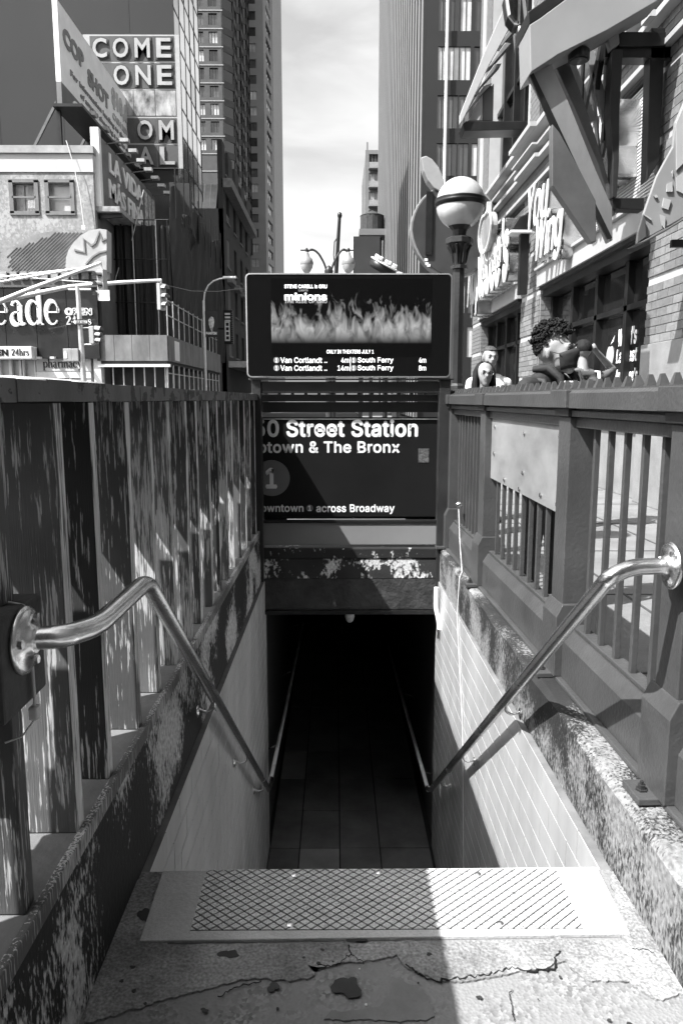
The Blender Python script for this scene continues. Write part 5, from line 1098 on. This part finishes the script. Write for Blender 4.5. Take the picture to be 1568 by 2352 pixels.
q0,q1=ay(471,774,Y),ay(499,714,Y); bn=MB().box(q0.x,q1.x,Y-.03,Y,q0.z,q1.z).build('banner',mat('dark banner',.015,.6,var=.4,vs_=2),T); text('PHANTOM','lettering',(q0.x+.06,q0.z+.13,q1.x-.06,q0.z+.28),FY(Y-.03),mt_white,bn,.004,.03)
f=ay(486,745,Y); pts=[(f.x+.13*math.cos(t*.52)+.05*math.sin(t),f.z+.42*math.sin(t*.52)) for t in range(12)]; outline(pts,FY(Y-.03),.001,.006).build('pale_motif',mat('banner motif',.4,.6,var=.8,vs_=7),bn)
T=thing('vertical_sign','narrow vertical theatre sign with a border of bulbs beyond the banner','sign')
Y=50; q0,q1=ay(515,790,Y),ay(534,712,Y); MB().box(q0.x,q1.x,Y,Y+.3,q0.z,q1.z).build('box',mt_black,T)
m0=(q0.x+q1.x)/2; MB().box(q0.x+.06,q1.x-.2,Y-.02,Y-.001,q0.z+.2,q0.z+1.5).build('pale_panel',mt_white,T)
for k in range(4): MB().box(q0.x+.14,q1.x-.27,Y-.03,Y-.021,q0.z+.3+k*.29,q0.z+.5+k*.29).build('dark_mark',mt_black,T)
for k in range(3): MB().box(q0.x+.08,q1.x-.16,Y-.02,Y-.001,q1.z-.3-k*.22,q1.z-.18-k*.22).build('pale_mark',mt_white,T)
for k in range(16): MB().lathe([(.03,0),(0,.02)],(q1.x-.06,Y-.01,q0.z+.08+k*.14),6).build('bulb',mt_white,T)
MB().bar((q0.x,Y+.2,q0.z+1),(q0.x-2.2,Y+.2,q0.z+1),.1,.1).build('bracket',mt_black,T)
# twin teardrop lamp behind the screen
T=thing('twin_lamp','ornate twin armed street lamp with teardrop globes behind the digital screen','street lamp')
Y=20.; cx=ay(755,640,Y).x; zj=ay(755,622,Y).z; MB().tube([(cx,Y,0),(cx,Y,zj)],[.10,.07],10).build('pole',mt_paintdk,T); MB().lathe([(.09,zj-.1),(.12,zj),(.05,zj+.12),(0,zj+.15)],(cx,Y,0),10).build('finial',mt_paintdk,T)
for sg,xl_ in ((-1,704),(1,800)):
    e=ay(xl_,578,Y); P=[(cx+sg*.05,Y,zj-.02),(cx+sg*.12,Y,zj+.2),(cx+sg*.25,Y,zj+.42),((cx+e.x)/2+sg*.06,Y,e.z+.03),(e.x-sg*.12,Y,e.z+.07),(e.x,Y,e.z)]
    MB().tube(smoothpath(P,.12),.028,8).build('arm',mt_paintdk,T); MB().lathe([(.02,.10),(.05,.05),(.03,0)],(e.x,Y,e.z),8).build('arm_finial',mt_paintdk,T); MB().bar((e.x-.16,Y,e.z+.04),(e.x+.16,Y,e.z+.04),.03,.03).build('ornament_bar',mt_paintdk,T)
    MB().lathe([(.03,0),(.06,-.05),(.08,-.12),(.14,-.17),(.175,-.27),(.17,-.32)],(e.x,Y,e.z),14).build('lamp_hood',mat('lamp hood',.22,.5,var=.2),T); MB().lathe([(.165,-.32),(.15,-.40),(.09,-.50),(.03,-.56),(0,-.57)],(e.x,Y,e.z),14).build('lamp_globe',mat('lamp glass',.45,.15,var=.3,vs_=8),T)
MB().tube([ay(735,632,Y),ay(755,623,Y)],.02,6).build('stay',mt_paintdk,T)
T=thing('leaning_pole','thin dark leaning utility pole with a hanging wire above the screen','pole'); Y=24
MB().tube([ay(765,700,Y),ay(771,640,Y),ay(780,492,Y)],[.08,.07,.05],8).build('pole',mt_black,T); p=ay(780,490,Y); MB().lathe([(.06,-.12),(.075,-.06),(.06,.02),(0,.05)],(p.x,Y,p.z),8).build('pole_cap',mt_black,T)
MB().tube([ay(778,540,Y),ay(768,555,Y),ay(766,585,Y),ay(771,640,Y)],.018,6).build('wire',mt_black,T); MB().tube([(ay(765,700,Y).x,Y,0),ay(765,700,Y)],.08,8).build('lower_pole',mt_black,T)
T=thing('tilted_drum','tilted dark drum with pale studs behind the top edge of the screen','sign'); Y=14; p=ay(880,612,Y)
b=MB().lathe([(0,-.10),(.24,-.10),(.26,-.05),(.26,.05),(.22,.06),(0,.06)],(0,0,0),28).build('drum',mt_black,T); b.location=p; b.rotation_euler=(R(12),R(28),0)
r_=MB(); pts=[(.265*math.cos(t*2*math.pi/28),.265*math.sin(t*2*math.pi/28),.05) for t in range(29)]; r_.tube(pts,.014,6); o=r_.build('rim',mt_white,T); o.location=p; o.rotation_euler=b.rotation_euler
for k in range(7): a=k*2*math.pi/7+.3; o=MB().box(.2*math.cos(a)-.03,.2*math.cos(a)+.03,.2*math.sin(a)-.03,.2*math.sin(a)+.03,.06,.14).build('stud',mt_white,T,bevel=.01); o.location=p; o.rotation_euler=b.rotation_euler
MB().tube([(p.x+.05,Y,0),(p.x+.05,Y,p.z-.1)],.05,8).build('post',mt_black,T)
# ---- parked car beyond the wooden fence
CR=thing('parked_car','white parked car with only its roof showing over the wooden fence','car',loc=(-2.58,6.3,-.135))
mt_car=mat('car paint',.7,.2,var=.03,coat=.6)
def loft(secs,m,name,par,smooth=True):
    b=MB(); n=len(secs[0])
    for s_ in secs: b.v+=s_
    for i in range(len(secs)-1):
        for j in range(n-1): b.f.append((i*n+j,i*n+j+1,(i+1)*n+j+1,(i+1)*n+j)); b.sm.append(smooth)
    b.f.append(tuple(range(n))); b.sm.append(False); b.f.append(tuple((len(secs)-1)*n+j for j in range(n))); b.sm.append(False)
    return b.build(name,m,par)
body=[]
for y,hw,z0,z1 in ((-2.3,.70,.38,.85),(-2.2,.82,.25,.98),(-1.6,.90,.22,1.02),(0,.92,.22,1.0),(1.4,.90,.22,.95),(2.1,.84,.25,.86),(2.3,.72,.4,.75)): body.append([(-hw,y,z0),(-hw-.03,y,(z0+z1)/2),(-hw+.04,y,z1),(0,y,z1+.05),(hw-.04,y,z1),(hw+.03,y,(z0+z1)/2),(hw,y,z0)])
loft(body,mt_car,'body',CR)
gh=[]
for y,hw,z1 in ((-1.75,.74,1.02),(-1.1,.66,1.48),(-.4,.64,1.585),(.3,.64,1.575),(.7,.67,1.48),(1.25,.76,1.0)): gh.append([(-.78,y,.98),(-hw-.02,y,(z1+1.0)/2),(-hw+.08,y,z1-.01),(0,y,z1+.035),(hw-.08,y,z1-.01),(hw+.02,y,(z1+1)/2),(.78,y,.98)])
loft(gh,mt_glass,'greenhouse',CR)
rf_=[]
for y,hw,z1 in ((-1.12,.62,1.50),(-.4,.60,1.605),(.3,.60,1.595),(.68,.62,1.505)): rf_.append([(-hw-.03,y,z1-.06),(-hw+.06,y,z1),(0,y,z1+.035),(hw-.06,y,z1),(hw+.03,y,z1-.06)])
loft(rf_,mt_car,'roof',CR); CR.scale=(1,1,1.02)
for sx in (-.84,.84):
    for yy in (-1.35,1.4):
        w_=MB().lathe([(.2,-.1),(.31,-.1),(.33,-.05),(.33,.05),(.31,.1),(.2,.1)],(0,0,0),20,axis='x').build('wheel',mt_black,CR); w_.location=(sx,yy,.33); MB().lathe([(.2,.09),(.05,.07),(0,.07)],(0,0,0),14,axis='x').build('rim',mt_steel,w_)
    MB().box(-.09,.09,-.04,.04,-.05,.05).build('headlight',mt_pane[2],CR,bevel=.02).location=(sx*.75,2.22,.68); MB().box(-.1,.1,-.03,.03,-.06,.06).build('tail_light',mt_paintdk,CR,bevel=.02).location=(sx*.78,-2.25,.75)
T=thing('overhead_wire','thin dark wire sagging across the avenue from the signal to the screen','wire')
P=[ay(383,655,31),ay(440,668,30),ay(500,669,29),ay(566,661,28),ay(660,640,27)]; MB().tube(P,.012,5).build('wire',mt_black,T)
T=thing('parapet_cable','slack pale cable hanging down the front of the old corner building','cable')
P=[ay(152,322,35.8),ay(170,380,35.7),ay(184,450,35.7),ay(193,520,35.7)]; MB().tube(P,.018,5).build('cable',mt_white,T); p=ay(193,522,35.7); MB().box(p.x-.08,p.x+.08,35.6,35.75,p.z-.1,p.z+.08).build('junction_box',mt_white,T)
# ================================================================ PEOPLE
import numpy as np
def person(label,x,y,rz,scale,mats,pose,voxel=.012,hair='short',extras=None,name='person',group=None):
    """one continuous body: tapered limbs merged by a voxel remesh, coloured by what each spot belongs to"""
    T=thing(name,label,'person',group,loc=(x,y,0),rz=rz); prim=[]
    def cap(a,b,ra,rb,m): prim.append((Vector(a),Vector(b),ra,rb,m))
    sh=pose.get('shoulder',1.44); hw=pose.get('hw',.185); lean=pose.get('lean',0)
    # legs, trousers, shoes
    for s in (-1,1):
        st=pose.get('stride',.0)*s
        cap((s*.09,0,.93),(s*.10,st*.5,.50),.085,.060,'t'); cap((s*.10,st*.5,.50),(s*.105,st-.03*abs(st),.09),.056,.042,'t'); cap((s*.105,st,.06),(s*.12,st-.16,.035),.042,.034,'b')
    cap((-.08,0,.95),(.08,0,.95),.115,.115,'t'); cap((0,0,.98),(0,lean*.5,1.22),.135,.145,'s')
    for s in (-1,1): cap((s*.03,lean*.5,1.15),(s*.09,lean,sh-.10),.12,.10,'s')
    cap((-hw+.03,lean,sh-.035),(hw-.03,lean,sh-.035),.062,.062,'s'); cap((-.09,lean,sh-.01),(.09,lean,sh-.01),.07,.07,'s')
    hx,hy,hz=pose.get('head',(0,lean-.02,sh+.19))
    cap((0,lean+.01,sh-.02),(hx,hy+.02,hz-.07),.058,.052,'k')
    for s,k in ((-1,'L'),(1,'R')):
        P=pose.get(k) or [(s*hw,lean,sh-.04),(s*(hw+.05),lean+.02,sh-.32),(s*(hw+.03),lean-.08,sh-.56)]
        sl=pose.get('sleeve',1.)
        cap(P[0],P[1],.056,.044,'s'); cap(P[1],Vector(P[1]).lerp(Vector(P[2]),.9),.043,.03,'s' if sl>.9 else 'k')
        h=Vector(P[2]); d=(h-Vector(P[1])).normalized(); side=d.cross(Vector((0,1,0))); side=side.normalized() if side.length>.1 else Vector((1,0,0))
        cap(h-d*.02,h+d*.05,.028,.034,'k')
        for i in range(4):
            o=side*(i-1.5)*.019; cap(h+d*.05+o,h+d*(.10-.008*abs(i-1.5))+o+Vector((0,-.012,-.008)),.0095,.0085,'k')
        cap(h+d*.01+side*.03,h+d*.06+side*.05+Vector((0,-.015,0)),.011,.009,'k')
    # head: skull, face, jaw, nose, ears, brow
    hd=Vector((hx,hy,hz)); rot=Matrix.Rotation(pose.get('turn',0),3,'Z')@Matrix.Rotation(pose.get('nod',0),3,'X')
    hs=pose.get('hs',1.)
    def H(*p): return hd+rot@(Vector(p)*hs)
    def cap2(a,b,ra,rb,m): cap(a,b,ra*hs,rb*hs,m)
    cap2(H(0,.012,.035),H(0,.03,.03),.083,.083,'k'); cap2(H(0,-.02,.0),H(0,-.03,-.045),.068,.058,'k'); cap2(H(0,-.035,-.075),H(0,-.05,-.088),.04,.034,'k')
    cap2(H(0,-.09,.0),H(0,-.108,-.028),.010,.015,'k'); cap2(H(-.03,-.083,.022),H(.03,-.083,.022),.013,.013,'k'); cap2(H(-.018,-.082,-.058),H(.018,-.082,-.058),.011,.011,'k')
    for s in (-1,1): cap2(H(s*.078,.015,.012),H(s*.08,.02,-.022),.016,.011,'k'); cap2(H(s*.04,-.055,-.02),H(s*.045,-.035,-.03),.018,.02,'k')
    for a in (extras or {}).get('caps',[]): cap(*a)
    b=MB()
    for a,c,ra,rb,m in prim:
        d=c-a; n=8; L_=max(d.length,1e-4); pts=[];rr=[]
        for i in range(5): t=math.pi/2*i/4; pts.append(a-d/L_*ra*math.cos(t)); rr.append(max(ra*math.sin(t),1e-4))
        for i in range(5): t=math.pi/2*i/4; pts.append(c+d/L_*rb*math.sin(t)); rr.append(max(rb*math.cos(t),1e-4))
        b.tube(pts,rr,12,cap=True)
    o=b.build('body',list(mats.values()),T); r=o.modifiers.new('r','REMESH'); r.mode='VOXEL'; r.voxel_size=voxel; r.use_smooth_shade=True
    sm=o.modifiers.new('s','SMOOTH'); sm.iterations=4 if voxel<.02 else 1; sm.factor=.5
    bpy.context.view_layer.update(); me=bpy.data.meshes.new_from_object(o.evaluated_get(bpy.context.evaluated_depsgraph_get())); o.modifiers.clear(); o.data=me
    me.materials.clear(); keys=list(mats.keys())
    for k in keys: me.materials.append(mats[k])
    n=len(me.polygons); ce=np.empty(n*3,np.float32); me.polygons.foreach_get('center',ce); ce=ce.reshape(-1,3); best=np.full(n,1e9); idx=np.zeros(n,np.int32)
    for a,c,ra,rb,m in prim:
        A_=np.array(a); D_=np.array(c-a); t=np.clip(((ce-A_)@D_)/max(D_@D_,1e-9),0,1); dist=np.linalg.norm(ce-(A_+t[:,None]*D_),axis=1)-(ra+(rb-ra)*t)
        k=dist<best; best[k]=dist[k]; idx[k]=keys.index(m)
    me.polygons.foreach_set('material_index',idx); me.polygons.foreach_set('use_smooth',np.ones(n,bool)); me.update()
    T.scale=(scale,)*3
    hm=mats.get('h') or mt_black
    if hair in('short','buzz'):
        q=MB(); n=36; th=.004 if hair=='buzz' else .012; rows=12; rnd=random.Random(int(x*97))
        for i in range(rows+1):
            for j in range(n):
                a=2*math.pi*j/n; f=math.sin(a); lim=R(62) if f<-.3 else R(62+50*min(1,(f+.3)/.6)); ph=lim*i/rows; r_=.086+th*(1-.5*i/rows)+rnd.uniform(-.0035,.0035)
                q.v.append(tuple(H(r_*math.sin(ph)*math.cos(a)*.97,.02+r_*math.sin(ph)*math.sin(a)*1.12,.038+r_*math.cos(ph))))
        for i in range(rows):
            for j in range(n): q.f.append((i*n+j,i*n+(j+1)%n,(i+1)*n+(j+1)%n,(i+1)*n+j)); q.sm.append(True)
        q.build('hair',hm,T)
    if hair=='curly':
        q=MB(); rnd=random.Random(3)
        for _ in range(1000):
            a=rnd.uniform(0,2*math.pi); c_=rnd.uniform(-.25,1); sn=math.sqrt(1-c_*c_); f=math.sin(a)
            if f<-.15 and c_<.40: continue
            if c_<0 and f<.25: continue
            r_=.094+rnd.uniform(0,.036)*(1 if c_>.2 else .2); p=H(r_*sn*math.cos(a)*.88,.02+r_*sn*math.sin(a)*1.0,.045+r_*c_*1.12)
            R_=rnd.uniform(.008,.014); k=rnd.uniform(0,6.28); u=Vector((math.cos(k),math.sin(k),rnd.uniform(-.6,.6))).normalized(); v=u.cross(Vector((rnd.uniform(-1,1),rnd.uniform(-1,1),rnd.uniform(-1,1)))).normalized()
            q.tube([p+(u*math.cos(t*.9)+v*math.sin(t*.9))*R_ for t in range(6)],[.002,.004,.0045,.0045,.004,.002],5)
        q.build('curly_hair',hm,T)
        MB().lathe([(.0,.105),(.05,.094),(.078,.06),(.086,.03),(.080,-.02)],H(0,.045,.025),16).build('hair_base',hm,T)
    if hair=='long':
        q=MB(); rnd=random.Random(5)
        for i in range(90):
            a=rnd.uniform(-.5,math.pi+.5); c0=H(.07*math.cos(a)*.4,.02+.03*math.sin(a),.125); c1=H(.094*math.cos(a),.025+.085*math.sin(a),.03); c2=H(.10*math.cos(a)+rnd.uniform(-.01,.01),.03+.075*math.sin(a),-.10); c3=H(.115*math.cos(a)+rnd.uniform(-.02,.02),.02+.07*math.sin(a),-.22-rnd.uniform(0,.08))
            q.tube([c0,(c0+c1)/2+Vector((.0,0,.018)),c1,c2,c3],[.008,.013,.014,.013,.004],5)
        q.build('long_hair',hm,T)
    # eyes and brows
    if voxel<.02:
        for s in (-1,1):
            MB().lathe([(0,.006),(.009,.003),(.011,0),(.009,-.003),(0,-.005)],H(s*.031,-.0795,.004),10).build('eye',mt_black,T); MB().tube([H(s*.014,-.097,.024),H(s*.032,-.098,.029),H(s*.05,-.086,.022)],[.003,.0045,.002],6).build('eyebrow',hm,T)
    return T,H
sk=mat('skin a',.27,.5,var=.1,vs_=8,bump=.05,bs=60); sk2=mat('skin b',.27,.5,var=.1,vs_=8); sk3=mat('skin c',.30,.5,var=.1,vs_=8)
dk=mat('black cloth',.018,.8,var=.4,vs_=9,bump=.4,bs=14); wt=mat('white cloth',.72,.85,var=.08,vs_=6,bump=.4,bs=12); gy_=mat('grey cloth',.11,.85,var=.3,vs_=9,bump=.4,bs=14); jn=mat('dark denim',.05,.85,var=.3); hb=mat('black hair',.014,.75,var=.5,vs_=40,spec=.2); hg=mat('grey hair',.07,.85,var=.5,vs_=40,spec=.1,bump=.5,bs=150)
# young man with curly hair and mask (three quarter view, looking down to the right)
p=ay(1264,812,4.55)
T,H=person('young man with curly dark hair, black face mask and dark jacket by the railing',p.x,4.55,R(38),1.0,{'s':dk,'t':jn,'b':dk,'k':sk,'h':hb},{'shoulder':p.z-.165,'head':(0,-.05,p.z),'hw':.225,'turn':R(10),'nod':R(-10),'hs':1.12},.0095,'curly')
q=MB()
for i in range(9):
    for j in range(6):
        t=-1+2*i/8; v=j/5; wd=.070*(1-.28*v*v); q.v.append(tuple(H(wd*t*1.03,-.108+.066*t*t+.012*v-.016*(1-t*t)*math.exp(-((v-.3)/.3)**2),.004-.016*t*t-.098*v*(1-.12*t*t))))
for i in range(8):
    for j in range(5): q.f.append((i*6+j,(i+1)*6+j,(i+1)*6+j+1,i*6+j+1)); q.sm.append(True)
o=q.build('face_mask',dk,T); m_=o.modifiers.new('t','SOLIDIFY'); m_.thickness=.006
for s in (-1,1): MB().tube([H(s*.074,-.052,-.02),H(s*.082,-.01,.0),H(s*.086,.02,.012)],.0022,5).build('mask_loop',dk,T)
zz=p.z-.165; MB().prism([(-.075,-.165,zz+.0),(.075,-.165,zz+.0),(.062,-.175,zz-.12),(.05,-.165,zz-.42),(-.05,-.165,zz-.42),(-.062,-.175,zz-.12)],(0,.02,0)).build('white_shirt_front',wt,T,bevel=.008)
for s in (-1,1): MB().tube([(s*.12,.03,zz+.07),(s*.10,-.06,zz+.075),(s*.075,-.13,zz+.02),(s*.085,-.165,zz-.10)],[.02,.026,.024,.014],8).build('jacket_collar',dk,T); MB().tube([(s*.15,.12,zz-.2),(s*.16,.06,zz+.02),(s*.155,-.07,zz+.0),(s*.15,-.13,zz-.14),(s*.16,-.13,zz-.36)],.016,6).build('bag_strap',jn,T)
# man facing the viewer
p=ay(1124,822,8.2)
T,H=person('grey haired man in a pale T-shirt facing the camera behind the woman with glasses',p.x,8.2,R(4),1.0,{'s':wt,'t':jn,'b':dk,'k':sk2,'h':hg},{'shoulder':p.z-.225,'head':(0,-.03,p.z),'sleeve':.5,'hw':.20},.012,'buzz')
MB().tube([(.13,-.09,p.z-.30),(.10,-.14,p.z-.42),(.12,-.13,p.z-.7)],.02,6).build('bag_strap',dk,T)
# woman with glasses
p=ay(1111,860,7.3)
T,H=person('woman with glasses and long dark hair in a black zip jacket',p.x,7.3,R(2),1.0,{'s':dk,'t':jn,'b':dk,'k':sk2,'h':hb},{'shoulder':p.z-.22,'head':(0,-.03,p.z),'hw':.165,'nod':R(-4)},.012,'long')
for s in (-1,1): MB().tube([H(s*.034+.028*math.cos(t*.63),-.104,.004+.024*math.sin(t*.63)) for t in range(11)],.0022,5).build('glasses_rim',mat('thin metal',.3,.3,metal=.8,var=0),T)
MB().tube([H(-.008,-.106,.008),H(.008,-.106,.008)],.002,5).build('glasses_bridge',mat('thin metal',.3),T)
MB().box(-.008,.008,-.168,-.155,p.z-.5,p.z-.26).build('jacket_zip',wt,T)
# man seen from behind with a hand to his head
p=ay(1340,808,7.7)
T,H=person('man with cropped hair seen from behind, hand raised to his head, small backpack',p.x,7.7,R(200),1.0,{'s':gy_,'t':jn,'b':dk,'k':sk3,'h':hb},{'shoulder':p.z-.22,'head':(0,-.03,p.z),'sleeve':.4,'hw':.215,'L':[(-.215,0,p.z-.27),(-.46,-.10,p.z-.17),(-.17,-.03,p.z+.02)]},.012,'buzz')
MB().lathe([(.03,-.22),(.12,-.2),(.14,-.05),(.13,.1),(.08,.18),(0,.2)],(.02,.14,p.z-.48),12).build('backpack',dk,T)
for s in (-1,1): MB().tube([(s*.1,.17,p.z-.5),(s*.12,.1,p.z-.2),(s*.12,-.04,p.z-.19),(s*.13,-.13,p.z-.34)],.016,6).build('backpack_strap',wt if s<0 else dk,T)
# far pedestrians on the avenue
pal=[dk,wt,gy_,mat('mid cloth',.3,.8,var=.2),wt,gy_]
def walker(x,y,k,label): person(label,x,y,random.uniform(0,6.28),1.0,{'s':pal[k%6],'t':[jn,dk,gy_][k%3],'b':dk,'k':[sk,sk2,sk3][k%3],'h':hb},{'stride':random.choice([.0,.16,.22])},.03,'short',group='people walking along the avenue')
cl=['dark','white','grey','pale grey','white','grey']; spots=[(468,878,50,'under the shed near its corner post'),(484,880,48,'under the shed beside the street light pole'),(496,878,47,'by the shed posts below the banner'),(415,882,42,'under the shed behind the first rail bay'),(432,884,40,'under the shed near the middle posts'),(522,880,60,'beyond the shed under the vertical sign'),(535,878,64,'walking past the ornate flank'),(545,880,58,'beside the screen frame in the far street'),(556,882,52,'next to the screen edge in the far street'),(303,884,39,'behind the corner post of the shed'),(332,884,39.5,'under the frontal part of the shed')]
for k,(x,y,Y,w_) in enumerate(spots):
    q=ay(x,900,Y); walker(q.x,Y,k,'distant pedestrian in %s top %s'%(cl[k%6],w_))
